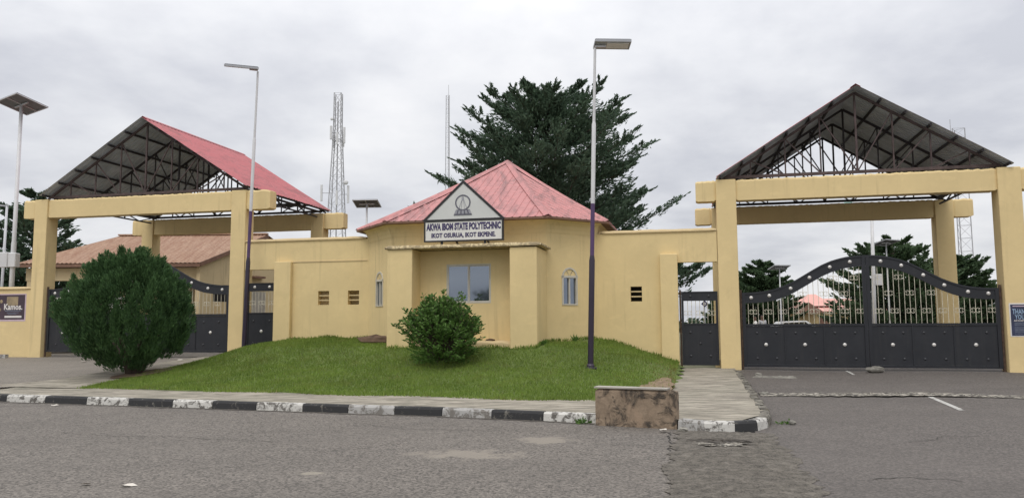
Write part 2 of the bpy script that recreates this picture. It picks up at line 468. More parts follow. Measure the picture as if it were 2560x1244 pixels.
def chipped(name, paint, under, thr):
    m, nt, b = newmat(name)
    v = geomap(nt)
    f = ramp2(nt, noise(nt, v, 7, 7, .72, .5), thr - .02, thr + .05)
    f2 = ramp2(nt, noise(nt, v, 2.0, 5, .6), .35, .7)
    col = mix(nt, f, under, paint)
    col = mix(nt, mth(nt, 'MULTIPLY', f2, .28), col, tuple(x * .6 for x in paint))
    nt.links.new(col, b.inputs['Base Color']); b.inputs['Roughness'].default_value = .85
    bump(nt, b, mth(nt, 'ADD', f, noise(nt, v, 20, 5, .7)), .5, .01)
    return m
M_kwhite = chipped('chipped_white_kerb_paint', (.56, .545, .505), (.10, .09, .078), .455)
M_kgrey = chipped('worn_grey_white_kerb_paint', (.40, .39, .37), (.17, .155, .135), .47)
M_kblack = chipped('chipped_black_kerb_paint', (.028, .028, .029), (.15, .14, .12), .385)
M_kbare = chipped('bare_mossy_kerb', (.19, .175, .145), (.05, .045, .035), .47)
def headwall_mat():
    m, nt, b = newmat('peeling_tan_block')
    v = geomap(nt)
    f = ramp2(nt, noise(nt, v, 3.2, 7, .7, .6), .50, .60)
    f2 = ramp2(nt, noise(nt, v, 8, 6, .7, .3), .42, .66)
    col = mix(nt, f2, (.22, .165, .115), (.31, .235, .165))
    col = mix(nt, f, col, (.055, .045, .036))
    f3 = ramp2(nt, noise(nt, geomap(nt, (1, 1, .6)), 1.7, 5, .6), .55, .62)
    col = mix(nt, mth(nt, 'MULTIPLY', f3, .7), col, (.33, .24, .165))
    nt.links.new(col, b.inputs['Base Color']); b.inputs['Roughness'].default_value = .95
    bump(nt, b, mth(nt, 'ADD', f, noise(nt, v, 18, 5, .7)), .7, .015)
    return m
M_headwall = headwall_mat()
def lawn_soil():
    m, nt, b = newmat('lawn_turf')
    v = geomap(nt)
    f = ramp2(nt, noise(nt, v, 1.2, 6, .65), .3, .7)
    f2 = ramp2(nt, noise(nt, v, 18, 5, .7), .3, .75)
    col = mix(nt, f, (.075, .112, .024), (.140, .195, .042))
    col = mix(nt, mth(nt, 'MULTIPLY', f2, .4), col, (.05, .055, .02))
    nt.links.new(col, b.inputs['Base Color']); b.inputs['Roughness'].default_value = .95
    bump(nt, b, noise(nt, v, 25, 5, .7), .6, .03)
    return m
M_lawn = lawn_soil()
M_ground = simple('campus_ground', (.13, .13, .075), .95, .3, .4)

# ------------------------------------------------------------------ terrain
def sm(x): x = max(0., min(1., x)); return x * x * (3 - 2 * x)
KV = [(-30, -6.9), (-12, -8.1), (-8.13, -8.45), (-5.98, -8.64), (-1.81, -8.99), (1.87, -9.26), (4.62, -9.72), (5.87, -10.06), (7.6, -10.5), (16, -10.5), (80, -10.5)]
def vk(u): return float(np.interp(u, [a for a, _ in KV], [b for _, b in KV]))
def z_walkR(v): return float(np.interp(v, [-10.5, -9.3, 0, 60], [.14, .15, .335, .34]))
def z_pathL(v): return float(np.interp(v, [-8.6, -7.0, -6.2, -3.9, -.8, 0, 60], [.15, .178, .25, .42, .56, .585, .6]))
def z_driveR(v): return float(np.interp(v, [-10.6, -9.5, -5, -1.2, -.2, .6, 60], [.005, .012, .10, .235, .275, .285, .26]))
def z_driveL(v): return float(np.interp(v, [-9.2, -6.7, -3.9, -.8, 0, .8, 60], [.004, .13, .34, .49, .52, .53, .4]))
def v_edge(u): return float(np.interp(u, [-9, -2.2, 4.4, 5.8], [-6.95, -7.44, -7.95, -8.2]))
LU0, LU1 = -7.5, 5.78
def z_lawn(u, v):
    prof = float(np.interp(v, [-8.3, -7.3, -6, -4.1, -3.5, -2.6, -1.2, 0, .5], [.15, .19, .30, .56, .70, .97, 1.08, 1.14, 1.15]))
    wl_ = sm((u - (-8.2)) / 2.6); wr_ = sm((6.7 - u) / 3.6)
    w = min(wl_, 1) * min(wr_, 1)
    el = z_pathL(v) - .02 if u < -1 else z_walkR(v) + .03
    edge = min(prof, el) if prof < el else el
    z = edge + (prof - edge) * w
    return z + .018 * math.sin(u * 2.3 + v * 1.7) * w + .012 * math.sin(u * 5.1 - v * 3.3) * w

def grid_sheet(name, us, vs, zf, mats, kind='structure', umap=None, smooth=True):
    verts = []; faces = []
    for v in vs:
        for u in us:
            uu = umap(u, v) if umap else u
            verts.append(W(uu, v, zf(uu, v)))
    n = len(us)
    for i in range(len(vs) - 1):
        for j in range(n - 1):
            a = i * n + j; faces.append((a, a + 1, a + n + 1, a + n))
    me = bpy.data.meshes.new(name); me.from_pydata(verts, [], faces); me.update()
    if smooth: me.polygons.foreach_set('use_smooth', [True] * len(faces))
    o = link(name, me, mats); o['kind'] = kind
    return o
def lin(a, b, n): return [a + (b - a) * i / (n - 1) for i in range(n)]

# one ground sheet out to the horizon
gu = [-1500, -500, -200, -100, -60] + lin(-40, 40, 41) + [60, 100, 200, 500, 1500]
gv = [-600, -200, -80, -40] + lin(-24, 40, 33) + [60, 100, 200, 500, 2200]
def z_ground(u, v):
    if v < .6: return -.12
    return -.12 + .30 * sm((v - .6) / 25)
grid_sheet('ground', gu, gv, z_ground, M_ground)
# main road
rv = lin(0, 1, 26)
def road_sheet():
    verts = []; faces = []
    us = [-90, -60] + lin(-36, 36, 73) + [60, 90]; ts = [0, .3, .5, .62, .72, .8, .86, .9, .94, .97, 1]
    for t in ts:
        for u in us:
            v1 = vk(u) - .0 if u < 6.6 else -10.6
            if u > 15.6: v1 = -10.6
            if u < -9.4: v1 = vk(u)
            v = -60 + (v1 + 60) * t
            verts.append(W(u, v, 0))
    n = len(us)
    for i in range(len(ts) - 1):
        for j in range(n - 1):
            a = i * n + j; faces.append((a, a + 1, a + n + 1, a + n))
    me = bpy.data.meshes.new('road'); me.from_pydata(verts, [], faces); me.update()
    o = link('road', me, M_road); o['kind'] = 'structure'
road_sheet()
grid_sheet('right_driveway', lin(7.0, 40, 34), [-60, -30, -20, -16, -13, -11.5, -10.7, -10, -9, -8, -7, -6, -5, -4, -3, -2, -1.2, -.8, -.4, 0, .6, 3, 6, 10, 20, 40, 60],
           lambda u, v: z_driveR(v) + .012 * math.sin(u * 1.1) * (v > -9), M_drive)
grid_sheet('left_driveway', lin(-40, -8.9, 30), [-9.2, -8, -6.7, -5.5, -4.5, -3.9, -2, -.8, 0, .8, 3, 6, 10, 20, 40, 60],
           lambda u, v: z_driveL(v), M_driveL)
# paving: strip behind the kerb, left path, right walkway
def pavement_strip():
    us = lin(-9.2, 5.72, 60); verts = []; faces = []
    for u in us:
        a = vk(u) + .17; b = v_edge(u) + .12
        for t in (0, .25, .5, .75, 1):
            verts.append(W(u, a + (b - a) * t, .142 + .012 * math.sin(u * 1.7) * t + .03 * t))
    for i in range(len(us) - 1):
        for j in range(4):
            a = i * 5 + j; faces.append((a, a + 5, a + 6, a + 1))
    me = bpy.data.meshes.new('pavement'); me.from_pydata(verts, [], faces); me.update()
    o = link('pavement', me, M_pave); o['kind'] = 'structure'
pavement_strip()
grid_sheet('left_path', lin(0, 1, 5), lin(-7.02, -.05, 24), lambda u, v: z_pathL(v), M_pave,
           umap=lambda t, v: (-9.0 - 1.6 * sm((-5.6 - v) / 2.0)) * (1 - t) + (LU0 + .03) * t)
grid_sheet('right_walkway', lin(0, 1, 9), lin(-10.33, .0, 34), lambda u, v: z_walkR(v) + .006 * math.sin(7 * u + 3 * v), M_pave,
           umap=lambda t, v: (LU1 - .05 + .45 * sm((-9.95 - v) / .35)) * (1 - t) + (7.24 - .62 * sm((-9.1 - v) / 1.5)) * t)
# lawn turf
lawn = grid_sheet('lawn', lin(0, 1, 60), lin(0, 1, 44), lambda u, v: 0, M_lawn)
def fill_lawn():
    me = lawn.data; k = 0
    for j in range(44):
        for i in range(60):
            u = LU0 + (LU1 - LU0) * i / 59
            if i == 59: u = LU1 + .10 * math.sin(j * 1.3) + .05
            e = v_edge(u); v = e + (.35 - e) * j / 43
            me.vertices[k].co = W(u, v + (.02 if j == 0 else 0), z_lawn(u, v) - (.12 if j == 0 else 0) - (.10 if i in (0, 59) else 0)); k += 1
    me.update()
fill_lawn()
def blades(name, n, mat, ufun, hlo, hhi, wd, lean=.5, label='', cat='grass'):
    P = []
    while len(P) < n:
        u = random.uniform(LU0 + .04, LU1 - .02); e = v_edge(u) - .05; v = e + random.random() * (.1 - e)
        if abs(u) < 3.4 and v > -1.2 - 0 and abs(u) < 3.4 - max(0, (v + 1.2)) * 0: continue
        if -2.0 < u < 2.45 and v > -2.65: continue
        if not ufun(u, v): continue
        P.append((u, v))
    vs = np.zeros((n * 3, 3)); 
    for i, (u, v) in enumerate(P):
        x, y, z = W(u, v, max(z_lawn(u, v), .16) - .01)
        a = random.random() * 6.283; h = random.uniform(hlo, hhi); w = wd * random.uniform(.6, 1.3)
        ca, sa = math.cos(a) * w, math.sin(a) * w
        la = random.random() * 6.283; lx, ly = math.cos(la) * h * lean * random.random(), math.sin(la) * h * lean * random.random()
        vs[i * 3] = (x - ca, y - sa, z); vs[i * 3 + 1] = (x + ca, y + sa, z); vs[i * 3 + 2] = (x + lx, y + ly, z + h)
    me = bpy.data.meshes.new(name); me.from_pydata(vs.tolist(), [], np.arange(n * 3).reshape(-1, 3).tolist()); me.update()
    o = link(name, me, mat); tag(o, label, cat, kind='stuff'); return o
def bare(u, v):                     # trodden corner by the walkway
    return sm((u - 4.55) / 1.1) * sm((v + 8.4) / .5) * (1 - sm((v + 3.2) / 3))
blades('grass', 110000, M_grass, lambda u, v: random.random() > .93 * bare(u, v), .035, .085, .010, .7, 'short green grass on the sloping lawn before the gatehouse')
blades('dry_grass', 6000, M_grassdry, lambda u, v: random.random() < .12 + .8 * bare(u, v), .02, .06, .009, .9, 'sparse yellowed grass blades scattered over the lawn')

# ------------------------------------------------------------------ leaf meshes
def leaves_mesh(name, C, D, Lg, Wd, flat=.0):
    """diamond leaves: centres, directions, lengths, widths; flat -> leaf plane tends to be level"""
    n = len(C); C = np.asarray(C, float); D = np.asarray(D, float); D /= np.linalg.norm(D, axis=1)[:, None] + 1e-9
    R = rng.normal(size=(n, 3)); R[:, 2] *= (1 - flat)
    S = np.cross(D, np.cross(R, D)); S /= np.linalg.norm(S, axis=1)[:, None] + 1e-9
    if flat > 0:
        upn = np.tile([0, 0, 1.], (n, 1)); S2 = np.cross(D, upn); S2 /= np.linalg.norm(S2, axis=1)[:, None] + 1e-9
        S = S * (1 - flat) + S2 * flat; S /= np.linalg.norm(S, axis=1)[:, None] + 1e-9
    Lg = np.asarray(Lg).reshape(-1, 1) * np.ones((n, 1)); Wd = np.asarray(Wd).reshape(-1, 1) * np.ones((n, 1))
    V = np.empty((n, 4, 3)); V[:, 0] = C - D * Lg / 2; V[:, 1] = C + S * Wd / 2 + D * Lg * .05; V[:, 2] = C + D * Lg / 2; V[:, 3] = C - S * Wd / 2 + D * Lg * .05
    me = bpy.data.meshes.new(name)
    me.vertices.add(n * 4); me.vertices.foreach_set('co', V.reshape(-1))
    me.loops.add(n * 4); me.loops.foreach_set('vertex_index', np.arange(n * 4, dtype=np.int32))
    me.polygons.add(n); me.polygons.foreach_set('loop_start', np.arange(0, n * 4, 4, dtype=np.int32))
    me.update(); me.validate(); return me

def layered_tree(name, label, base, height, prof, layers, limbs, twigs, per, leaf, mat, group=None, z_lo=.2, rise=.32, trunk_r=.28, seed=1, squash=1.0, fill=0):
    """tiers of spreading limbs with upswept pointed tips; prof: [(height fraction, radius)]"""
    r = random.Random(seed)
    t = thing(name, label, 'tree', base, group=group)
    tb = MB(); hh = [0, .25, .5, .75, 1.0]; lean = [(r.uniform(-.15, .15), r.uniform(-.15, .15)) for _ in hh]
    tb.tube([(lean[i][0] * h, lean[i][1] * h, h * height * .96) for i, h in enumerate(hh)], [trunk_r * (1 - .85 * h) + .02 for h in hh], 8)
    lb = MB(); C = []; D = []
    hs = [p[0] for p in prof]; rs = [p[1] for p in prof]
    for k in range(layers):
        f0 = z_lo + (1 - z_lo) * (k + .5) / layers
        nl = max(4, int(limbs * (1 - .35 * f0)))
        a0 = r.random() * 6.28
        for j in range(nl):
            f = f0 + r.uniform(-.5, .5) * (1 - z_lo) / layers
            az = a0 + 6.283 * j / nl + r.uniform(-.3, .3)
            R = float(np.interp(f, hs, rs)) * r.uniform(.62, 1.08)
            d = Vector((math.cos(az), math.sin(az) * squash, 0))
            z0 = f * height - R * rise * r.uniform(.55, 1.0); up = R * rise * r.uniform(.9, 1.5)
            z0 = max(z0, .08 * height)
            bow = r.uniform(-.12, .12)
            side = Vector((-d.y, d.x, 0))
            def pt(s): return Vector((0, 0, z0)) + d * (R * s) + side * (bow * R * s * s) + Vector((0, 0, up * (s ** 1.7)))
            lb.tube([pt(0), pt(.35), pt(.7), pt(.95)], [trunk_r * .22 * (1 - .4 * f) + .01, .045, .025, .01], 5, caps=False)
            for q in range(twigs):
                s = .22 + .78 * (q + r.random()) / twigs
                p = pt(s); tang = (pt(min(1, s + .06)) - pt(max(0, s - .06))).normalized()
                sgn = 1 if q % 2 else -1
                ang = r.uniform(.45, .95)
                tw = (tang * math.cos(ang) + side * sgn * math.sin(ang) + Vector((0, 0, r.uniform(.05, .38)))).normalized()
                tl = (.26 * R * (1.15 - s * .75)) * r.uniform(.7, 1.3) + .12
                for w in range(per):
                    x = r.random()
                    c = p + tw * (tl * x) + Vector((r.gauss(0, .10), r.gauss(0, .10), r.gauss(0, .10))) * (1.15 - x) * (tl + .3)
                    C.append(c); D.append(tw + Vector((r.gauss(0, .45), r.gauss(0, .45), r.gauss(.12, .35))))
            # the pointed shoot at the limb's end
            tang = (pt(1) - pt(.85)).normalized()
            for w in range(int(per * 1.0)):
                x = r.random(); c = pt(.86) + tang * (x * .30 * R) + Vector((r.gauss(0, .1), r.gauss(0, .1), r.gauss(0, .07))) * (1.05 - x) * .9
                C.append(c); D.append(tang + Vector((r.gauss(0, .3), r.gauss(0, .3), r.gauss(0.05, .25))))
    for k in range(fill):
        f = r.uniform(z_lo, .95); R = float(np.interp(f, hs, rs)) * .82 * math.sqrt(r.random()); a = r.random() * 6.283
        tier = round(f * layers * 1.0) / layers + r.gauss(0, .012)
        C.append(Vector((R * math.cos(a), R * math.sin(a) * squash, tier * height - R * .05))); D.append(Vector((math.cos(a), math.sin(a), r.gauss(.25, .35))))
    n = len(C); Lg = rng.uniform(.6, 1.35, n) * leaf[0]; Wd = rng.uniform(.7, 1.3, n) * leaf[1]
    cr = link('crown', leaves_mesh('crown', C, D, Lg, Wd, .25), mat, t)
    link('trunk', tb.mesh('trunk', True), M_bark, t); link('branches', lb.mesh('branches', True), M_bark, t)
    return t

# ================================================================== THE GATE FRONT
GROUP_CANOPY = 'gate canopies'
def rough_beam(u0, u1, v0, v1, z0, z1, n, seed, amp=.013):
    """cast beam with a ragged top edge, as the uneven plaster leaves it"""
    r = random.Random(seed); mb = MB(); c = .03
    ring = []
    for i in range(n + 1):
        u = u0 + (u1 - u0) * i / n
        j = r.uniform(-amp, amp); j2 = r.uniform(-amp, amp); b = r.uniform(-.002, .002)
        inset = c if i in (0, n) else 0
        ring.append([(u, v0 + inset * .5, z0 + b + inset), (u, v0 + inset * .5, z1 - .05 + j - inset), (u, v0 + .03, z1 + j - inset), (u, v1 - .03, z1 + j2 - inset), (u, v1, z1 - .05 + j2 - inset), (u, v1, z0 + b + inset)])
    vs = [p for q in ring for p in q]; fs = []
    for i in range(n):
        for k in range(6):
            k2 = (k + 1) % 6; fs.append((i * 6 + k, i * 6 + 6 + k, i * 6 + 6 + k2, i * 6 + k2))
    fs.append(tuple(range(6))); fs.append(tuple(n * 6 + k for k in range(5, -1, -1)))
    mb.add(vs, [tuple(reversed(f)) for f in fs]); return mb

def corrugated(u0, z0, u1, z1, v0, v1, pitch=.19, hgt=.028, thick=.006, sag=0.0, seed=0):
    """profiled sheet falling from (u0,z0) to (u1,z1); ribs run down the slope; slot 0 outside, slot 1 underside"""
    r = random.Random(seed)
    d = Vector((u1 - u0, 0, z1 - z0)); nrm = Vector((-d.z, 0, d.x)).normalized()
    if nrm.z < 0: nrm = -nrm
    prof = []; v = v0
    while v < v1 - 1e-6:
        for a, h in ((0, 0), (.55, 0), (.68, hgt), (.87, hgt)):
            x = v + a * pitch
            if x < v1: prof.append((x, h))
        v += pitch
    prof.append((v1, 0))
    segs = 6; mb = MB(); n = len(prof)
    wobs = [r.uniform(-.006, .006) for _ in range(segs + 1)]; rags = [r.uniform(-.03, .02) for _ in prof]
    for layer, o in ((0, thick), (1, 0)):
        vs = []
        for s in range(segs + 1):
            t = s / segs; wob = wobs[s]
            for (x, h), rg in zip(prof, rags):
                ragged = rg if s == segs else 0
                p = Vector((u0, 0, z0)) + d * (t + ragged / d.length) + nrm * (h + o + wob)
                vs.append((p.x, x, p.z))
        fs = []
        for s in range(segs):
            for i in range(n - 1):
                a = s * n + i; q = (a, a + 1, a + n + 1, a + n)
                flip = (u1 > u0)
                if layer == 1: flip = not flip
                fs.append(tuple(reversed(q)) if flip else q)
        mb.add(vs, fs, layer)
    return mb

def gate_canopy(label, u_h0, u_h1, p1, p2, zb, beam_z, apex, eave, seed):
    """two portal frames (four square pillars, two long beams with projecting ends) under an open gabled roof on steel trusses"""
    um = (p1[0] + p2[1]) / 2
    t = fthing('gate_canopy', label, 'canopy', (um, 0, zb), GROUP_CANOPY)
    V2 = 5.4
    zlo = zb - .25
    for i, (vf, s) in enumerate(((0.0, 1), (V2, 2))):
        for (a, b) in (p1, p2):
            part('pillar', MB().bbox(a, b, vf, vf + .5, zlo, beam_z[1] + (.012 if s == 1 else -.01), .012), M_yel, t)
        # beam runs between and past the pillars, a little behind their face
        for (a, b, nseg) in ((u_h0, p1[0], 9), (p1[1], p2[0], 110), (p2[1], u_h1, 9)):
            nm = 'beam' if nseg > 10 else 'beam_end'
            part(nm, rough_beam(a + (.0 if nseg < 10 else .0), b, vf + .045, vf + .44, beam_z[0], beam_z[1], nseg, seed + i * 7 + nseg), M_yel, t)
    ua, za = apex; e0, e1, ze = eave
    VA, VB = -.12, V2 + .62
    part('roof_sheet', corrugated(ua, za, e0, ze, VA, VB, seed=seed), [M_red, M_under], t)
    part('roof_sheet', corrugated(ua, za, e1, ze, VA, VB, seed=seed + 1), [M_red, M_under], t)
    # ridge cap
    rc = MB(); w = .13; sl = (za - ze) / (ua - e0)
    rc.add([(ua - w, VA + .06, za - w * sl + .05), (ua, VA + .06, za + .055), (ua + w, VA + .06, za - w * sl + .05),
            (ua - w, VB + .02, za - w * sl + .05), (ua, VB + .02, za + .055), (ua + w, VB + .02, za - w * sl + .05)], [(0, 3, 4, 1), (1, 4, 5, 2)])
    part('ridge_cap', rc, M_red, t)
    # purlins under the sheets
    for side, e in ((0, e0), (1, e1)):
        for k in range(1, 7):
            s = k / 6.15
            u = ua + (e - ua) * s; z = za + (ze - za) * s - .055
            part('purlin', MB().bar((u, VA + .05, z), (u, VB - .05, z), .045, .065), M_steel, t)
    # trusses
    zc = beam_z[1] + .10
    for q, v in enumerate((.22, 1.95, 3.7, V2 + .25)):
        steel = M_steel2 if q == 0 else M_steel
        ch = MB()
        ch.bar((e0 + .22, v, zc), (e1 - .22, v, zc), .07, .08)
        zt = -.13
        ch.bar((e0 + .05, v, ze + zt + .02), (ua, v, za + zt), .05, .065); ch.bar((ua, v, za + zt), (e1 - .05, v, ze + zt + .02), .05, .065)
        tr = part('truss', ch, steel, t)
        def top(u):
            e = e0 if u < ua else e1
            s = (u - ua) / (e - ua); return za + (ze - za) * s + zt
        part('king_post', MB().bar((ua, v, zc), (ua, v, za + zt), .05), steel, tr)
        span = [e0 + (ua - e0) * x for x in (.25, .5, .75)] + [ua + (e1 - ua) * x for x in (.25, .5, .75)]
        for u in span:
            part('web_post', MB().bar((u, v, zc), (u, v, top(u)), .036), steel, tr)
        if q == 3:                      # the rear truss stands on a shallow lattice sill
            part('sill_chord', MB().bar((e0 + .5, v, zc + .26), (e1 - .5, v, zc + .26), .05, .06), steel, tr)
            us_ = lin(e0 + .9, e1 - .9, 8)
            for a, b in zip(us_[:-1:2], us_[1::2]):
                part('sill_web', MB().bar((a, v, zc + .26), ((a + b) / 2, v, zc), .035), steel, tr); part('sill_web', MB().bar((b, v, zc + .26), ((a + b) / 2, v, zc), .035), steel, tr)
        L3 = span[:3] + [ua]; R3 = [ua] + span[3:]
        for a, b in ((L3[0], L3[1]), (L3[1], L3[2]), (L3[2], L3[3])):
            part('web_diagonal', MB().bar((a, v, top(a)), (b, v, zc), .032), steel, tr)
        for a, b in ((R3[1], R3[0]), (R3[2], R3[1]), (R3[3], R3[2])):
            part('web_diagonal', MB().bar((a, v, top(a)), (b, v, zc), .032), steel, tr)
    # lattice girders along both eaves carry the inner trusses from frame to frame
    for e in (e0 + .25, e1 - .25):
        g = MB(); g.bar((e, .3, zc - .04), (e, V2 + .2, zc - .04), .06, .07); g.bar((e, .6, zc - .26), (e, V2 - .1, zc - .26), .045, .05)
        gd = part('eave_girder', g, M_steel, t)
        vs_ = lin(.5, V2, 7)
        for k in range(6):
            a, b = (zc - .04, zc - .26) if k % 2 == 0 else (zc - .26, zc - .04)
            part('lattice_bar', MB().bar((e, vs_[k], a), (e, vs_[k + 1], b), .035), M_steel, gd)
        for k in (2, 4):
            part('lattice_bar', MB().bar((e, vs_[k], zc - .26), (e, vs_[k], zc - .04), .04), M_steel, gd)
    return t
gate_canopy('open gabled gate canopy on four yellow pillars left of the gatehouse, red roof slope showing', -16.37, -6.93, (-15.88, -15.36), (-8.28, -7.76), .6, (5.27, 5.89), (-11.68, 8.52), (-15.62, -7.72, 6.03), 11)
gate_canopy('open gabled gate canopy on four yellow pillars right of the gatehouse, dark roof underside showing', 6.33, 15.1, (6.88, 7.42), (13.95, 14.5), .3, (4.95, 5.53), (10.63, 7.95), (6.92, 14.32, 5.62), 31)

# ---------------- boundary walls
def holed_wall(mb, u0, u1, z0, z1, v0, v1, holes):
    us = sorted(set([u0, u1] + [h[0] for h in holes] + [h[1] for h in holes])); zs = sorted(set([z0, z1] + [h[2] for h in holes] + [h[3] for h in holes]))
    us = [x for x in us if u0 <= x <= u1]; zs = [x for x in zs if z0 <= x <= z1]
    def solid(i, j):
        if i < 0 or j < 0 or i >= len(us) - 1 or j >= len(zs) - 1: return False
        a, b = (us[i] + us[i + 1]) / 2, (zs[j] + zs[j + 1]) / 2
        return not any(h[0] < a < h[1] and h[2] < b < h[3] for h in holes)
    for i in range(len(us) - 1):
        for j in range(len(zs) - 1):
            if not solid(i, j): continue
            a, b, c, d = us[i], us[i + 1], zs[j], zs[j + 1]
            mb.add([(a, v0, c), (b, v0, c), (b, v0, d), (a, v0, d)], [(0, 1, 2, 3)]); mb.add([(a, v1, c), (b, v1, c), (b, v1, d), (a, v1, d)], [(3, 2, 1, 0)])
            if not solid(i - 1, j): mb.add([(a, v0, c), (a, v1, c), (a, v1, d), (a, v0, d)], [(3, 2, 1, 0)])
            if not solid(i + 1, j): mb.add([(b, v0, c), (b, v1, c), (b, v1, d), (b, v0, d)], [(0, 1, 2, 3)])
            if not solid(i, j - 1): mb.add([(a, v0, c), (b, v0, c), (b, v1, c), (a, v1, c)], [(3, 2, 1, 0)])
            if not solid(i, j + 1): mb.add([(a, v0, d), (b, v0, d), (b, v1, d), (a, v1, d)], [(0, 1, 2, 3)])
    return mb
def vent(parent, u0, u1, z0, z1, nslat, tilt):
    for k in range(nslat):
        z = z0 + (z1 - z0) * (k + 1) / (nslat + 1)
        part('vent_bar', MB().bar((u0 + .004, .13, z), (u1 - .004, .13, z), .10, .035), M_yel2, parent)
wL = fthing('boundary_wall', 'tall yellow wall with two small vents between left gate canopy and gatehouse', 'wall', (-5.5, 0, .8), 'yellow front walls')
holesL = [(-7.74, -6.62, .2, 3.32), (-5.18, -4.81, 2.18, 2.61), (-4.18, -3.81, 2.18, 2.61)]
part('wall_face', holed_wall(MB(), -7.74, -3.05, .3, 4.2, .03, .26, holesL), M_yel, wL)
part('coping', rough_beam(-7.74, -3.6, -.01, .30, 4.2, 4.28, 30, 3, .006), M_yel2, wL)
part('pier', MB().bbox(-6.63, -6.06, -.12, .029, .3, 3.54, .012), M_yel, wL)
part('string_course', MB().box(-6.06, -3.55, .012, .029, 3.52, 3.55), M_yel2, wL)
vent(wL, -5.18, -4.81, 2.18, 2.61, 2, 0); vent(wL, -4.18, -3.81, 2.18, 2.61, 2, 0)
part('vent_back', MB().box(-5.2, -4.79, .27, .29, 2.16, 2.63), M_yeld, wL); part('vent_back', MB().box(-4.5, -3.2, .50, .52, 1.6, 3.2), M_yeld, wL)
wR = fthing('boundary_wall', 'tall yellow wall with one dark vent between gatehouse and right gate canopy', 'wall', (5.1, 0, .5), 'yellow front walls')
holesR = [(5.78, 6.86, .1, 3.26), (4.46, 4.78, 2.18, 2.6)]
part('wall_face', holed_wall(MB(), 3.05, 6.86, .2, 4.12, .03, .26, holesR), M_yel, wR)
part('coping', rough_beam(3.6, 6.86, -.01, .30, 4.12, 4.2, 24, 5, .006), M_yel2, wR)
part('pier', MB().bbox(5.30, 5.78, -.12, .029, .2, 3.49, .012), M_yel, wR)
vent(wR, 4.46, 4.78, 2.18, 2.6, 2, 0)
part('vent_shade_box', MB().box(4.40, 4.84, .275, .9, 2.1, 2.7), M_dark, wR)  # added near-black box; its colour stands for the unlit space behind the vent
wFL = fthing('boundary_wall', 'lower yellow wall carrying a banner left of the left gate canopy', 'wall', (-22, 0, .5), 'yellow front walls')
part('wall_face', MB().box(-34, -15.90, .10, .32, .2, 2.84), M_yel, wFL)
part('coping', rough_beam(-34, -15.90, .05, .37, 2.84, 2.92, 60, 8, .008), M_yel2, wFL)
wFR = fthing('boundary_wall', 'lower yellow wall beyond the rightmost pillar', 'wall', (20, 0, .3), 'yellow front walls')
part('wall_face', MB().box(14.52, 34, .10, .32, .0, 2.5), M_yel, wFR)
part('coping', rough_beam(14.52, 34, .05, .37, 2.5, 2.58, 60, 9, .008), M_yel2, wFR)

# ---------------- gates
def cs_mesh():
    """one wrought scroll: two C curls back to back on a middle bar"""
    mb = MB()
    for sx in (-1, 1):
        pts = []
        for k in range(15):                      # big C
            a = math.radians(40 + 280 * k / 14); pts.append((sx * (.058 + .055 * math.cos(a)), 0, .062 * math.sin(a)))
        # curl the two ends inward
        e0, e1 = pts[0], pts[-1]
        c0 = [(e0[0] - sx * .020 * (1 - math.cos(t)) , 0, e0[2] - .02 * math.sin(t)) for t in (2.6, 1.8, 1.0)]
        c1 = [(e1[0] - sx * .020 * (1 - math.cos(t)) , 0, e1[2] + .02 * math.sin(t)) for t in (1.0, 1.8, 2.6)]
        mb.tube([(x, 0, z) for x, y, z in c0 + pts + c1], .0075, 4)
    return mb.mesh('scroll')
SCROLL = cs_mesh(); SCROLL.materials.append(M_bargold)
def unit_bar():
    return MB().tube([(0, 0, 0), (0, 0, 1)], .0072, 5).mesh('bar')
BAR = unit_bar(); BAR.materials.append(M_bargold)
STUD_S = MB().dome((0, 0, 0), .052).mesh('stud', True); STUD_S.materials.append(M_stud)
STUD_D = MB().dome((0, 0, 0), .036).mesh('stud', True); STUD_D.materials.append(M_studd)
def arch_h(t):           # rise of the gate's top rail from post (0) to meeting stile (1)
    return float(np.interp(t, [0, .09, .17, .26, .34, .42, .5, .58, .66, .74, .83, .92, 1], [0, .005, .03, .085, .175, .295, .45, .61, .76, .87, .95, .988, 1]))
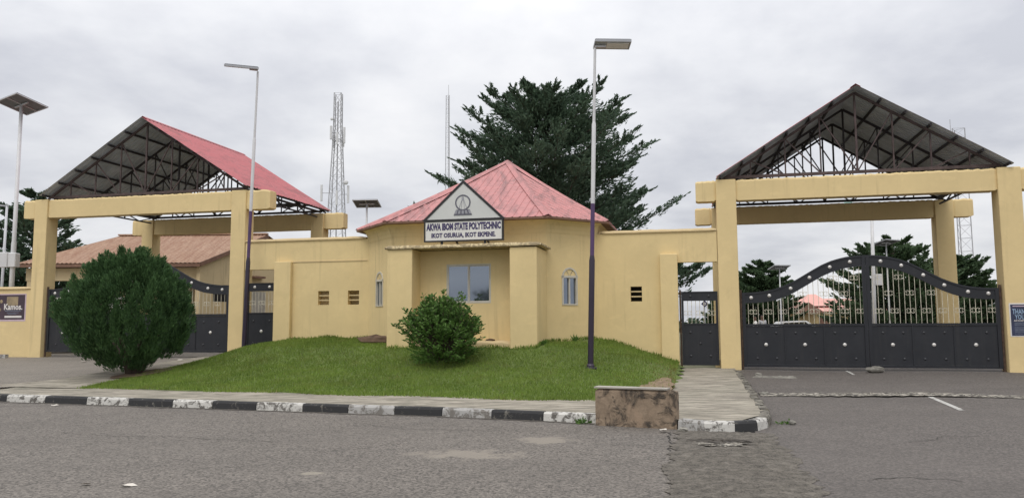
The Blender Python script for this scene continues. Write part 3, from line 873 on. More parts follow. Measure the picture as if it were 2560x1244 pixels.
def gate_leaf(label, u0, u1, zb, dz_panel, z_end, z_peak, mirror, broken=()):
    """u0 = hinge side, u1 = meeting side"""
    v = .17
    um = (u0 + u1) / 2
    g = fthing('gate_leaf', label, 'gate', (um, v, zb), 'driveway gate leaves')
    sg = 1 if u1 > u0 else -1
    Wd = abs(u1 - u0)
    def uu(t): return u0 + (u1 - u0) * t
    def topz(t): return z_end + (z_peak - z_end) * arch_h(t)
    band = .245
    lo, hi = min(u0, u1), max(u0, u1)
    zp = zb + dz_panel
    # curved top band with raised edges
    n = 26; b = MB(); e1 = MB(); e2 = MB()
    def strip(mb, fa, fb, va, vb):
        ring = []
        for i in range(n + 1):
            t = i / n; u = uu(t)
            ring += [(u, va, fb(t)), (u, va, fa(t)), (u, vb, fa(t)), (u, vb, fb(t))]
        fs = []
        for i in range(n):
            for k in range(4):
                k2 = (k + 1) % 4; f = (i * 4 + k, i * 4 + k2, i * 4 + 4 + k2, i * 4 + 4 + k); fs.append(f if sg > 0 else f[::-1])
        fs += [(3, 2, 1, 0), (n * 4, n * 4 + 1, n * 4 + 2, n * 4 + 3)]
        mb.add(ring, fs)
    bt = lambda t: topz(t) - band - .03 * math.sin(math.pi * t)
    strip(b, topz, bt, v - .012, v + .012); part('top_band', b, M_gate2, g)
    strip(e1, lambda t: topz(t) + .02, lambda t: topz(t) - .03, v - .03, v + .03); part('top_rail', e1, M_gate, g)
    strip(e2, lambda t: bt(t) + .03, lambda t: bt(t) - .02, v - .03, v + .03); part('lower_rail', e2, M_gate, g)
    # stiles, panel rails
    part('hinge_stile', MB().box(*sorted((u0, u0 + sg * .085)), v - .035, v + .035, zb, z_end + .02), M_gate, g)
    part('meeting_stile', MB().box(*sorted((u1 - sg * .095, u1 - sg * .006)), v - .035, v + .035, zb, z_peak + .018), M_gate, g)
    part('panel_rail', MB().box(lo + .09, hi - .1, v - .03, v + .03, zp - .06, zp), M_gate, g)
    part('bottom_rail', MB().box(lo + .09, hi - .1, v - .03, v + .03, zb, zb + .07), M_gate, g)
    pw = (Wd - .19) / 3
    for k in range(3):
        a = lo + .09 + pw * k
        sh = part('panel', MB().box(a + (.02 if k else -.012), a + pw - (.02 if k < 2 else -.012), v - .008, v + .008, zb + .072, zp - .062), M_gate2, g)
        if k: part('panel_divider', MB().box(a - .02, a + .02, v - .022, v + .022, zb + .072, zp - .062), M_gate, g)
        cz = (zb + zp) / 2
        link('silver_stud', STUD_S, None, g, off(g, (a + pw / 2, v - .009, cz + .02)))
        for dx in (-.23, .27):
            for dz in (-.30, .29):
                link('stud', STUD_D, None, g, off(g, (a + pw / 2 + dx * pw, v - .009, cz + dz * (zp - zb))))
    for t in (.075, .225, .40, .555, .72, .88):
        zc_ = (topz(t) + bt(t)) / 2
        link('band_stud', STUD_S, None, g, off(g, (uu(t), v - .014, zc_)))
    # bars and scrolls
    nb = int((Wd - .19) / .127); bu = [lo + .09 + (Wd - .19) * (k + .5) / nb for k in range(nb)]
    for k, u in enumerate(bu):
        t = (u - u0) / (u1 - u0); zt = bt(t) - .01
        link('bar', BAR, None, g, off(g, (u, v, zp)), (1, 1, zt - zp))
    for row, z in enumerate((zp + .33, zp + .80, zp + 1.22)):
        for k in range(1 + (row % 2) * 2, nb, 3 if row == 0 else 4):
            u = bu[k]; t = (u - u0) / (u1 - u0)
            if min(bt(max(0, t - .04)), bt(min(1, t + .04))) - .12 > z:
                link('scroll', SCROLL, None, g, off(g, (u, v, z)))
    # rusted hinge post against the pillar
    part('hinge_post', MB().tube([(u0 - sg * .035, v, zb - .16), (u0 - sg * .035, v, z_end + .10)], .034, 8), M_rustpost, g)
    return g
RZ = .365; LZ = .70
uc = 10.70
gate_leaf('right driveway gate leaf hinged at the pillar beside its pedestrian gate', 7.50, uc, RZ, 1.165, 2.37, 3.335, False)
gate_leaf('right driveway gate leaf hinged at the far right poster pillar', 13.86, uc, RZ, 1.165, 2.41, 3.335, True)
ucl = -11.83
gate_leaf('left driveway gate leaf hinged by the banner wall, mostly behind round shrub', -15.28, ucl, LZ, 1.23, 2.80, 3.79, False)
gate_leaf('left driveway gate leaf hinged at the pillar by purple lamp pole', -8.36, ucl, LZ, 1.23, 2.83, 3.79, True)

def ped_gate(label, u0, u1, zb, zp, zt, silver):
    v = .15; g = fthing('pedestrian_gate', label, 'gate', ((u0 + u1) / 2, v, zb), 'pedestrian gates')
    fr = MB()
    part('stile', MB().box(u0, u0 + .06, v - .03, v + .03, zb, zt), M_gate, g); part('stile', MB().box(u1 - .06, u1, v - .03, v + .03, zb, zt), M_gate, g)
    bl = zt - .26
    part('top_panel', MB().box(u0 + .06, u1 - .06, v - .012, v + .012, bl + .03, zt - .03), M_gate2, g)
    for z in (zt - .03, bl, zp - .04, zb): part('rail', MB().box(u0 + .06, u1 - .06, v - .026, v + .026, z, z + (.03 if z > zb else .06)), M_gate, g)
    part('panel', MB().box(u0 + .06, u1 - .06, v - .009, v + .009, zb + .06, zp - .04), M_gate2, g)
    w = u1 - u0; um = (u0 + u1) / 2
    for s in (-.25, .25): link('band_stud', STUD_S if silver else STUD_D, None, g, off(g, (um + s * w, v - .014, (bl + zt) / 2)))
    link('silver_stud' if silver else 'stud', STUD_S if silver else STUD_D, None, g, off(g, (um, v - .01, (zb + zp) / 2 + .02)))
    for sx in (-.27, .27):
        for sz in (-.28, .28): link('stud', STUD_D, None, g, off(g, (um + sx * w, v - .01, (zb + zp) / 2 + sz * (zp - zb))))
    nb = 8
    for k in range(1, nb):
        link('bar', BAR, None, g, off(g, (u0 + .06 + (w - .12) * k / nb, v, zp - .01)), (1, 1, bl - zp + .01))
    for k in (1, 4, 7): link('scroll', SCROLL, None, g, off(g, (u0 + .06 + (w - .12) * k / nb, v, zp + (bl - zp) * .45)))
    part('hinge_post', MB().tube([(u0 - .03, v, zb - .1), (u0 - .03, v, zt + .05)], .028, 8), M_rustpost, g)
    return g
ped_gate('narrow charcoal pedestrian gate with bright silver studs beside the left canopy', -7.70, -6.66, LZ + .03, 1.97, 2.90, True)
ped_gate('narrow charcoal pedestrian gate with dull dark studs beside the right canopy', 5.86, 6.85, .40, 1.565, 2.44, False)

# ---------------- gatehouse
gh = fthing('gatehouse', 'small yellow octagonal gatehouse with pink metal roof between the two gates', 'building', (0, 2, .9))
FW, FV = 2.28, -1.2
SU, SV = 3.52, 0.05
poly = [(-FW, FV), (FW, FV), (SU, SV), (SU, 7.3), (FW, 8.6), (-FW, 8.6), (-SU, 7.3), (-SU, SV)]
def seg_wall(name, a, b, z0, z1, holes, mat, th=.2):
    """upright wall panel from a to b with openings given as (s0,s1,z0,z1) along it"""
    L = math.hypot(b[0] - a[0], b[1] - a[1]); mb = holed_wall(MB(), 0, L, z0, z1, 0, th, holes)
    dx, dy = (b[0] - a[0]) / L, (b[1] - a[1]) / L
    mb.v = [(a[0] + x * dx - y * dy, a[1] + x * dy + y * dx, z) for x, y, z in mb.v]
    return part(name, mb, mat, gh)
ZW = 4.07
La = math.hypot(SU - FW, SV - FV)
def on_wall(a, b, s, d, z):
    L = math.hypot(b[0] - a[0], b[1] - a[1]); dx, dy = (b[0] - a[0]) / L, (b[1] - a[1]) / L
    return (a[0] + s * dx - d * dy, a[1] + s * dy + d * dx, z)
fl, fr_ = (-FW, FV), (FW, FV); sl_, sr_ = (-SU, SV), (SU, SV)
AW = (.62, 1.13)          # arched window along the oblique wall
seg_wall('wall', sl_, fl, .5, ZW, [(La - 1.10, La - .58, 2.10, 2.86)], M_yel)
seg_wall('wall', fl, fr_, .5, ZW, [(1.35, 3.4, 2.0, 3.2)], M_yel)
seg_wall('wall', fr_, sr_, .5, ZW, [(.52, 1.03, 2.08, 2.86)], M_yel)
seg_wall('wall', sr_, (SU, 7.3), .3, ZW, [], M_yel); seg_wall('wall', (SU, 7.3), (FW, 8.6), .3, ZW, [], M_yel)
seg_wall('wall', (FW, 8.6), (-FW, 8.6), .3, ZW, [], M_yel); seg_wall('wall', (-FW, 8.6), (-SU, 7.3), .3, ZW, [], M_yel); seg_wall('wall', (-SU, 7.3), sl_, .3, ZW, [], M_yel)
# cornice band flaring out to the eaves
EV = [(-2.32, -1.66), (2.42, -1.66), (3.88, .02), (3.95, 7.5), (2.45, 8.95), (-2.45, 8.95), (-3.95, 7.5), (-3.92, .02)]
ZE = 4.46
ctr = (0.03, 3.7)
def scaled(k, pol): return [(ctr[0] + (x - ctr[0]) * k, ctr[1] + (y - ctr[1]) * k) for x, y in pol]
lv = [(4.06, .006), (4.09, .012), (4.16, .02), (4.28, .05), (4.36, .10), (4.42, .19)]
band = MB(); rings = []
for z, o in lv:
    k = 1 + o / 4.6; rings += [(x, y, z) for x, y in scaled(k, poly)]
fs = []
for i in range(len(lv) - 1):
    for k in range(8):
        k2 = (k + 1) % 8; fs.append((i * 8 + k, i * 8 + k2, i * 8 + 8 + k2, i * 8 + 8 + k))
fs.append(tuple(range(7, -1, -1)))
band.add(rings, fs); part('cornice', band, M_yel, gh)
# roof: ribbed panel per face + hip caps + eave trim
APX = (0.03, 3.7, 7.16)
def roof_face(p, q, seed):
    r = random.Random(seed)
    P = Vector((p[0], p[1], ZE)); Q = Vector((q[0], q[1], ZE)); Ap = Vector(APX)
    along = (Q - P); L = along.length; along.normalize()
    foot = P + along * ((Ap - P).dot(along)); up = Ap - foot; H = up.length; upn = up.normalized(); nrm = along.cross(upn).normalized()
    if nrm.z < 0: nrm = -nrm
    a0 = (foot - P).length if (foot - P).dot(along) > 0 else -(foot - P).length
    pitch = .215; mb = MB(); xs = [0.0]; hs = [0.0]
    x = .06
    while x < L - .05:
        for dx, h in ((0, 0), (.014, .017), (.034, .017), (.048, 0)): xs.append(x + dx); hs.append(h)
        x += pitch
    xs.append(L); hs.append(0.0)
    m = 7; vs = []
    for i, (x, h) in enumerate(zip(xs, hs)):
        # how far up the slope this line of the sheet runs before it meets the hip
        lim = H * (x / a0 if x <= a0 else (L - x) / (L - a0)); lim = max(lim, 0.0)
        for j in range(m):
            s = lim * j / (m - 1)
            sag = -.10 * math.sin(math.pi * min(1, s / H)) * .55      # the sheets dip a little in mid-slope
            e = r.uniform(-.015, .015) if j == 0 else 0
            vs.append(P + along * x + upn * (s + e) + nrm * (h * (0 if j == m - 1 else 1) + .01 + sag))
    fs = []
    for i in range(len(xs) - 1):
        for j in range(m - 1):
            a = i * m + j; fs.append((a, a + m, a + m + 1, a + 1))
    mb.add(vs, fs); return mb
for k in range(8):
    part('roof_panel', roof_face(EV[k], EV[(k + 1) % 8], 40 + k), M_pink, gh)
for k in range(8):
    x, y = EV[k]; mb = MB(); pts = []; 
    for s in lin(0, 1, 8):
        sag = -.055 * math.sin(math.pi * s)
        pts.append(Vector((x, y, ZE)).lerp(Vector(APX), s) + Vector((0, 0, sag + .035)))
    d = (Vector(APX) - Vector((x, y, ZE))); side = d.cross(Vector((0, 0, 1))).normalized() * .12
    vs = []; fs = []
    for i, p in enumerate(pts):
        vs += [tuple(p - side - Vector((0, 0, .02))), tuple(p + Vector((0, 0, .03))), tuple(p + side - Vector((0, 0, .02)))]
        if i: b = i * 3; fs += [(b - 3, b - 2, b + 1, b), (b - 2, b - 1, b + 2, b + 1)]
    mb.add(vs, fs); part('hip_cap', mb, M_pink, gh)
# rivets/gaps of the hip caps show as a row of short dark dashes along the two front hips
tr_ = MB(); n8 = 8; vs = [(x, y, ZE - .045) for x, y in EV] + [(x, y, ZE + .012) for x, y in EV] + [(x, y, ZE - .045) for x, y in scaled(.93, EV)]
fs = []
for k in range(8):
    k2 = (k + 1) % 8; fs += [(k, k2, 8 + k2, 8 + k), (k2, k, 16 + k, 16 + k2)]
tr_.add(vs, fs); part('eave_trim', tr_, M_wood, gh)
# portico: two piers, recessed bay with window, flaking slab
PV = -2.6
part('pier', MB().bbox(-1.83, -1.12, PV, -1.203, .6, 3.575, .012), M_yel, gh)
part('pier', MB().bbox(1.56, 2.28, PV, -1.203, .5, 3.555, .012), M_yel, gh)
part('bay_wall', holed_wall(MB(), -1.12, 1.56, .7, 3.57, -1.95, -1.75, [(-.35, .88, 2.14, 3.18)]), M_yel, gh)
part('bay_step', rough_beam(-1.115, 1.555, -2.5, -1.952, .6, 1.13, 12, 77, .012), M_yel2, gh)
def slab():
    mb = rough_beam(-1.90, 2.40, PV - .05, -1.205, 3.585, 3.672, 40, 21, .009); return mb
sb = part('canopy_slab', slab(), M_flake, gh)
# main sliding window
def rect_window(parent, place, u0, u1, z0, z1, d, fw, panes):
    """frame, sashes and panes; place(u, depth, z) maps to u,v,z"""
    def bx(a, b, c, e, z0_, z1_):
        vs = [place(x, y, z) for z in (z0_, z1_) for x, y in ((a, c), (b, c), (b, e), (a, e))]
        return MB().add(vs, [(0, 3, 2, 1), (4, 5, 6, 7), (0, 1, 5, 4), (1, 2, 6, 5), (2, 3, 7, 6), (3, 0, 4, 7)])
    w = MB()
    for (a, b, e, f) in ((u0, u0 + fw, z0, z1), (u1 - fw, u1, z0, z1), (u0 + fw, u1 - fw, z0, z0 + fw), (u0 + fw, u1 - fw, z1 - fw, z1)):
        q = bx(a, b, d - .035, d + .035, e, f); w.add(q.v, q.f)
    win = part('window', w, M_alu, parent)
    n = panes; pw = (u1 - u0 - 2 * fw) / n
    for k in range(n):
        a = u0 + fw + pw * k; dd = d + (.012 if k % 2 else -.012)
        s = MB(); t_ = .028
        for (x0, x1, y0, y1) in ((a, a + t_, z0 + fw, z1 - fw), (a + pw - t_, a + pw, z0 + fw, z1 - fw), (a + t_, a + pw - t_, z0 + fw, z0 + fw + t_), (a + t_, a + pw - t_, z1 - fw - t_, z1 - fw)):
            q = bx(x0, x1, dd - .012, dd + .012, y0, y1); s.add(q.v, q.f)
        part('sash', s, M_alu, win)
        q = bx(a + t_, a + pw - t_, dd - .003, dd + .003, z0 + fw + t_, z1 - fw - t_); part('pane', q, M_glass, win)
    return win
rect_window(gh, lambda u, d, z: (u, -1.95 + d, z), -.36, .89, 2.13, 3.19, .03, .035, 2)
# arched windows on the oblique walls
def arch_window(a, b, s0, s1, z0, z1, parent):
    r = (s1 - s0) / 2; sc = (s0 + s1) / 2; zs = z1 - r
    place = lambda s, d, z: on_wall(a, b, s, d, z)
    def prism(poly, d0, d1):
        n = len(poly); vs = [place(x, d0, z) for x, z in poly] + [place(x, d1, z) for x, z in poly]
        fs = [tuple(range(n)), tuple(range(2 * n - 1, n - 1, -1))] + [(i, i + n, (i + 1) % n + n, (i + 1) % n) for i in range(n)]
        return MB().add(vs, fs)
    # spandrels close the square hole above the arch; they carry the wall's paint
    k = 12
    for sg in (-1, 1):
        arc = [(sc + sg * r * math.cos(t), zs + r * math.sin(t)) for t in lin(0, math.pi / 2, k)]
        poly_ = arc + [(sc, z1 + .003), (sc + sg * (r + .003), z1 + .003)]
        q = prism(poly_, .0015, .19); part('arch_spandrel', q, M_yel, parent)
    def ring(r0_, r1_, d0, d1, a0=0, a1=math.pi):
        w = MB()
        ts = lin(a0, a1, 13)
        for i in range(12):
            t0, t1 = ts[i], ts[i + 1]
            q = prism([(sc + r0_ * math.cos(t0), zs + r0_ * math.sin(t0)), (sc + r1_ * math.cos(t0), zs + r1_ * math.sin(t0)), (sc + r1_ * math.cos(t1), zs + r1_ * math.sin(t1)), (sc + r0_ * math.cos(t1), zs + r0_ * math.sin(t1))], d0, d1)
            w.add(q.v, q.f)
        return w
    w = ring(r - .04, r + .012, -.02, .07)
    for (x0, x1, y0, y1) in ((s0 - .012, s0 + .035, z0, zs), (s1 - .035, s1 + .012, z0, zs), (s0 + .035, s1 - .035, z0, z0 + .035), (s0 - .03, s1 + .03, zs - .025, zs + .035)):
        q = prism([(x0, y0), (x1, y0), (x1, y1), (x0, y1)], -.02, .07); w.add(q.v, q.f)
    win = part('arched_window', w, M_alu, parent)
    for ang in (60, 120):            # fan bars
        t = math.radians(ang); dx, dz = math.cos(t), math.sin(t)
        q = prism([(sc - dz * .014, zs + dx * .014), (sc + dz * .014, zs - dx * .014), (sc + dx * (r - .03) + dz * .014, zs + dz * (r - .03) - dx * .014), (sc + dx * (r - .03) - dz * .014, zs + dz * (r - .03) + dx * .014)], .0, .05)
        part('fan_bar', q, M_alu, win)
    q = prism([(sc + (r - .04) * math.cos(t), zs + .035 + (r - .075) * math.sin(t)) for t in lin(0, math.pi, 12)], .055, .06); part('fan_pane', q, simple_fan, win)
    q = prism([(sc - .02, z0 + .035), (sc + .02, z0 + .035), (sc + .02, zs - .025), (sc - .02, zs - .025)], .0, .05); part('meeting_rail', q, M_alu, win)
    for (x0, x1) in ((s0 + .035, sc - .02), (sc + .02, s1 - .035)):
        q = prism([(x0, z0 + .035), (x1, z0 + .035), (x1, zs - .025), (x0, zs - .025)], .045, .05); part('pane', q, M_glass, win)
simple_fan = simple('frosted_fan_glass', (.36, .27, .25), .4, .15, 8)
arch_window(sl_, fl, La - 1.10, La - .58, 2.10, 3.12, gh)
arch_window(fr_, sr_, .52, 1.03, 2.08, 3.12, gh)
# the square holes only reach the springing; cut upper part is closed by spandrels over a dark reveal

# ---------------- name board on the slab
sg = fthing('name_board', 'white name board with triangular crest panel standing on the gatehouse slab', 'sign', (.26, -2.45, 3.69))
SVV = -2.45
part('board', MB().box(-.80, 1.32, SVV, SVV + .08, 3.80, 4.30), M_signwhite, sg)
part('board_frame', holed_wall(MB(), -.84, 1.36, 3.765, 4.335, SVV - .012, SVV + .095, [(-.80, 1.32, 3.80, 4.30)]), M_signblack, sg)
tri = [(-.83, 4.337), (1.35, 4.337), (.26, 5.36)]
part('crest_panel', MB().prism(tri, SVV, SVV + .08), M_signgrey, sg)
def tri_frame():
    mb = MB(); c = (.26, 4.66)
    o = [(-.89, 4.336), (1.41, 4.336), (.26, 5.41)]; i = [(-.77, 4.366), (1.29, 4.366), (.26, 5.325)]
    for k in range(3):
        k2 = (k + 1) % 3; mb.prism([o[k], o[k2], i[k2], i[k]], SVV - .014, SVV + .09)
    return mb
part('crest_frame', tri_frame(), M_signblack, sg)
for u in (-.35, .85): part('support', MB().box(u - .03, u + .03, SVV + .02, SVV + .07, 3.66, 3.78), M_signblack, sg)
part('stay', MB().bar((-.2, SVV + .1, 4.2), (-.2, -1.25, 3.72), .04), M_signblack, sg); part('stay', MB().bar((.7, SVV + .1, 4.2), (.7, -1.25, 3.72), .04), M_signblack, sg)
def text_mb(body, u0, u1, z0, z1, v, bold=.012, depth=.004):
    cu = bpy.data.curves.new('lettering', 'FONT'); cu.body = body; cu.size = 1; cu.offset = bold; cu.extrude = 0; cu.resolution_u = 2
    o = bpy.data.objects.new('tmp_text', cu); COL.objects.link(o)
    bpy.context.view_layer.update()
    me = bpy.data.meshes.new_from_object(o.evaluated_get(bpy.context.evaluated_depsgraph_get()))
    xs = [p.co.x for p in me.vertices]; ys = [p.co.y for p in me.vertices]
    x0, x1, y0, y1 = min(xs), max(xs), min(ys), max(ys)
    mb = MB()
    vs = [(u0 + (p.co.x - x0) / (x1 - x0) * (u1 - u0), v, z0 + (p.co.y - y0) / (y1 - y0) * (z1 - z0)) for p in me.vertices]
    mb.add(vs, [tuple(f.vertices) for f in me.polygons])
    bpy.data.objects.remove(o); bpy.data.curves.remove(cu); bpy.data.meshes.remove(me)
    return mb
part('lettering', text_mb('AKWA IBOM STATE POLYTECHNIC', -.775, 1.295, 4.065, 4.265, SVV - .004, .058), M_letter, sg)
part('lettering', text_mb('IKOT OSURUA, IKOT EKPENE.', -.63, 1.15, 3.845, 4.0, SVV - .004, .05), M_letter, sg)
# crest: ring, open dividers inside it, an open book below
EC = (.25, 4.80); ER = .215
def ring_mb(c, r0_, r1_, v0, v1, n=36):
    mb = MB()
    for i in range(n):
        t0, t1 = 2 * math.pi * i / n, 2 * math.pi * (i + 1) / n
        mb.prism([(c[0] + r0_ * math.cos(t0), c[1] + r0_ * math.sin(t0)), (c[0] + r1_ * math.cos(t0), c[1] + r1_ * math.sin(t0)), (c[0] + r1_ * math.cos(t1), c[1] + r1_ * math.sin(t1)), (c[0] + r0_ * math.cos(t1), c[1] + r0_ * math.sin(t1))], v0, v1)
    return mb
em = part('emblem', ring_mb(EC, ER - .035, ER, SVV - .008, SVV - .001), M_emblem, sg)
def bar2(a, b, w, mat, nm):
    dx, dz = b[0] - a[0], b[1] - a[1]; L = math.hypot(dx, dz); nx, nz = -dz / L * w / 2, dx / L * w / 2
    part(nm, MB().prism([(a[0] - nx, a[1] - nz), (b[0] - nx, b[1] - nz), (b[0] + nx, b[1] + nz), (a[0] + nx, a[1] + nz)][::-1], SVV - .006, SVV - .002), mat, em)
for s in (-1, 1):
    bar2((EC[0] + s * .018, EC[1] + .10), (EC[0] + s * .105, EC[1] - .145), .013, M_emblem2, 'divider_leg')
    bar2((EC[0] + s * .020, EC[1] + .06), (EC[0] + s * .048, EC[1] - .17), .010, M_emblem2, 'divider_leg')
part('divider_head', MB().box(EC[0] - .032, EC[0] + .032, SVV - .0065, SVV - .002, EC[1] + .06, EC[1] + .15), M_emblem2, em)
bar2((EC[0], EC[1] + .15), (EC[0], EC[1] + .19), .014, M_emblem2, 'divider_tip')
bz = EC[1] - .235
bk = MB().prism([(EC[0] - .255, bz - .105), (EC[0] + .255, bz - .105), (EC[0] + .19, bz + .045), (EC[0] - .19, bz + .045)], SVV - .010, SVV - .001)
bko = part('book', bk, M_emblem, em)
for k in range(5):
    x = EC[0] - .175 + .0875 * k; sk = (x - EC[0]) * .18
    part('page', MB().prism([(x - .032 + sk, bz - .065), (x + .032 + sk, bz - .065), (x + .026, bz + .028), (x - .026, bz + .028)], SVV - .013, SVV - .0095), M_emblem2, bko)

# ---------------- poster and banner
def flat(name, u0, u1, z0, z1, v, mat, parent, dv=.003): return part(name, MB().box(u0, u1, v - dv, v, z0, z1), mat, parent)
M_pnavy = simple('poster_navy', (.028, .035, .075), .5, .35, 3)
M_pblue = simple('poster_light_blue', (.30, .42, .56), .5, .12, 8)
M_pgrey = simple('poster_grey_print', (.13, .15, .20), .5, .3, 14)
M_pwhite = simple('poster_white', (.66, .63, .60), .6, .06, 4)
M_bpurple = simple('banner_plum', (.050, .030, .042), .5, .45, 2.5)
M_bgold = simple('banner_glow_print', (.26, .20, .12), .5, .5, 3)
M_bpink = simple('banner_pink_edge', (.52, .40, .46), .6, .1, 6)
po = fthing('poster', 'navy thank-you poster pasted on the rightmost pillar', 'poster', (14.28, -.002, 1.19))
flat('sheet', 14.02, 14.497, 1.18, 2.03, -.002, M_pwhite, po); flat('print', 14.05, 14.47, 1.205, 1.995, -.006, M_pnavy, po)
part('lettering', text_mb('THANK', 14.09, 14.45, 1.75, 1.88, -.0115, .01), M_pblue, po); part('lettering', text_mb('YOU', 14.14, 14.36, 1.62, 1.735, -.0115, .01), M_pblue, po)
part('lettering', text_mb('AKWAPOLY', 14.11, 14.45, 1.565, 1.605, -.0115, .02), M_pwhite, po); part('lettering', text_mb('UDOIH', 14.13, 14.44, 1.225, 1.27, -.0115, .01), M_pgrey, po)
for z, h in ((1.52, .018), (1.49, .012), (1.46, .014), (1.40, .02), (1.37, .012), (1.34, .016), (1.295, .022)): flat('print_line', 14.12, 14.44, z, z + h, -.0095, M_pgrey, po, .002)
flat('heading', 14.10, 14.40, 1.94, 1.965, -.0095, M_bpink, po, .002)
bn = fthing('banner', 'dark plum printed banner with pink edge on the far left wall', 'banner', (-17, .098, 1.7))
flat('sheet', -18.6, -16.12, 1.74, 2.68, .098, M_bpink, bn); flat('print', -18.56, -16.17, 1.80, 2.645, .094, M_bpurple, bn)
flat('print_glow', -16.92, -16.45, 2.28, 2.58, .0905, M_bgold, bn, .001)
part('lettering', text_mb('Kamos.', -17.02, -16.26, 2.13, 2.34, .0885, .03), M_pwhite, bn)
for z, h, a, b in ((2.08, .03, -16.98, -16.32), (2.02, .02, -16.9, -16.4), (1.98, .015, -16.85, -16.5)): flat('print_line', a, b, z, z + h, .0905, M_pgrey, bn, .001)
flat('ribbon', -16.98, -16.28, 1.86, 1.93, .0905, M_pwhite, bn, .001)
for k, (a, z) in enumerate(((-17.15, 2.42), (-17.3, 2.3), (-17.2, 2.14), (-17.42, 2.12), (-17.5, 2.45), (-17.65, 2.2))):
    part('printed_face', MB().dome((a, .0915, z), .07, 10, 3, .02), M_bgold, bn)

# ------------------------------------------------------------------ kerbs
def kerb_block(parent, a, b, z0, z1, mat, depth=.17, seed=0, ry=0):
    """block between two front points a, b (u,v)"""
    r = random.Random(seed); d = Vector((b[0] - a[0], b[1] - a[1], 0)); L = d.length; d.normalize(); nrm = Vector((-d.y, d.x, 0))
    mb = MB(); c = .022; g = .006
    prof = [(0, z0), (.012, z1 - c - .01), (c + .012, z1), (depth, z1), (depth, z0)]
    st = lin(g, L - g, 5); ring = []
    for i, s in enumerate(st):
        for k, (q, z) in enumerate(prof):
            j = r.uniform(-.008, .008) if k in (1, 2) else 0
            p = Vector((a[0], a[1], 0)) + d * s + nrm * (q + abs(j) * .6); ring.append((p.x, p.y, z + j * .7))
    fs = []
    for i in range(4):
        for k in range(5):
            k2 = (k + 1) % 5; fs.append((i * 5 + k, i * 5 + 5 + k, i * 5 + 5 + k2, i * 5 + k2))
    fs += [(0, 1, 2, 3, 4), (24, 23, 22, 21, 20)]
    mb.add(ring, fs); return part('kerb_block', mb, mat, parent)
kb = fthing('kerb', 'row of black and white painted kerb blocks along the road', None, (-2, -9, 0), kind='structure')
KU = [-11.1, -10.1, -9.05, -7.97, -6.92, -5.82, -4.77, -3.71, -2.79, -1.81, -.83, .10, 1.01, 1.91, 2.83, 3.74, 4.66]
for i in range(len(KU) - 1):
    a, b = KU[i], KU[i + 1]; white = (i % 2 == 1)
    m = (M_kgrey if i in (7 + 4, 9 + 4) else M_kwhite) if white else M_kblack
    kerb_block(kb, (a, vk(a)), (b, vk(b)), -.05, .145, m, seed=i)
ck = fthing('corner_kerb', 'rounded kerb of painted and bare blocks round the walkway end', None, (6.8, -9.8, 0), kind='structure')
arc = [(5.9, -10.2), (6.28, -10.42), (6.72, -10.42), (7.06, -10.16), (7.24, -9.78), (7.33, -9.3), (7.36, -8.7)]
ms = [M_kgrey, M_kwhite, M_kblack, M_kwhite, M_kbare, M_kbare]
for i in range(6): kerb_block(ck, arc[i], arc[i + 1], -.04, .155, ms[i], .17, 60 + i)
v = -8.7; i = 0
while v < -.6:
    z1 = z_walkR(v) + .012; L = random.uniform(.35, .62)
    kerb_block(ck, (7.36 + random.uniform(-.025, .025), v), (7.36 + random.uniform(-.025, .025), v + L), z_driveR(v) - .06, z1, M_kbare, .17, 80 + i); v += L + random.uniform(.0, .03); i += 1
lk = fthing('low_kerb', 'short row of half-buried kerb stones at the foot of the banner wall', None, (-17, -.3, .5), kind='structure')
for k in range(4):
    a = -16.35 - .55 * k; kerb_block(lk, (a - .5, -.42), (a, -.42), .4, .63 - .01 * k, (M_kgrey, M_kgrey, M_kblack, M_kwhite)[k], .15, 120 + k)
so = MB()
# headwall block
hw = fthing('culvert_headwall', 'peeling tan concrete block at the end of the painted kerb', 'block', (5.26, -9.95, 0))
ang = math.atan2(-10.15 + 9.91, 5.9 - 4.65)
def headwall():
    mb = rough_beam(0, 1.27, 0, .20, -.05, .575, 18, 90, .006); c, s = math.cos(ang), math.sin(ang)
    mb.v = [(4.64 + x * c - y * s, -9.93 + x * s + y * c, z) for x, y, z in mb.v]; return mb
part('block', headwall(), M_headwall, hw)
capm = MB().box(-.012, 1.14, -.012, .212, .576, .598); capm.v = [(4.64 + x * math.cos(ang) - y * math.sin(ang), -9.93 + x * math.sin(ang) + y * math.cos(ang), z) for x, y, z in capm.v]
part('cap', capm, M_conc, hw)

# ------------------------------------------------------------------ road details
def ragged_sheet(name, outline, z, mat, amp=.05, sub=6, seed=1, zf=None, label=None, kind='structure'):
    """flat sheet with a ragged rim; outline in u,v"""
    r = random.Random(seed); pts = []
    n = len(outline)
    for i in range(n):
        a, b = outline[i], outline[(i + 1) % n]
        for k in range(sub):
            t = k / sub; pts.append((a[0] + (b[0] - a[0]) * t + r.uniform(-amp, amp), a[1] + (b[1] - a[1]) * t + r.uniform(-amp, amp)))
    c = (sum(p[0] for p in pts) / len(pts), sum(p[1] for p in pts) / len(pts))
    f = zf or (lambda u, v: z)
    vs = [W(c[0], c[1], f(*c))]; rings = 5
    for q in range(1, rings + 1):
        for p in pts:
            u, v = c[0] + (p[0] - c[0]) * q / rings, c[1] + (p[1] - c[1]) * q / rings
            vs.append(W(u, v, f(u, v) + (r.uniform(0, .012) if 0 < q < rings else 0)))
    N = len(pts); fs = [(0, 1 + i, 1 + (i + 1) % N) for i in range(N)]
    for q in range(rings - 1):
        for i in range(N):
            a = 1 + q * N + i; b = 1 + q * N + (i + 1) % N; fs.append((a, a + N, b + N, b))
    me = bpy.data.meshes.new(name); me.from_pydata(vs, [], fs); me.update()
    o = link(name, me, mat); o['kind'] = kind
    return o
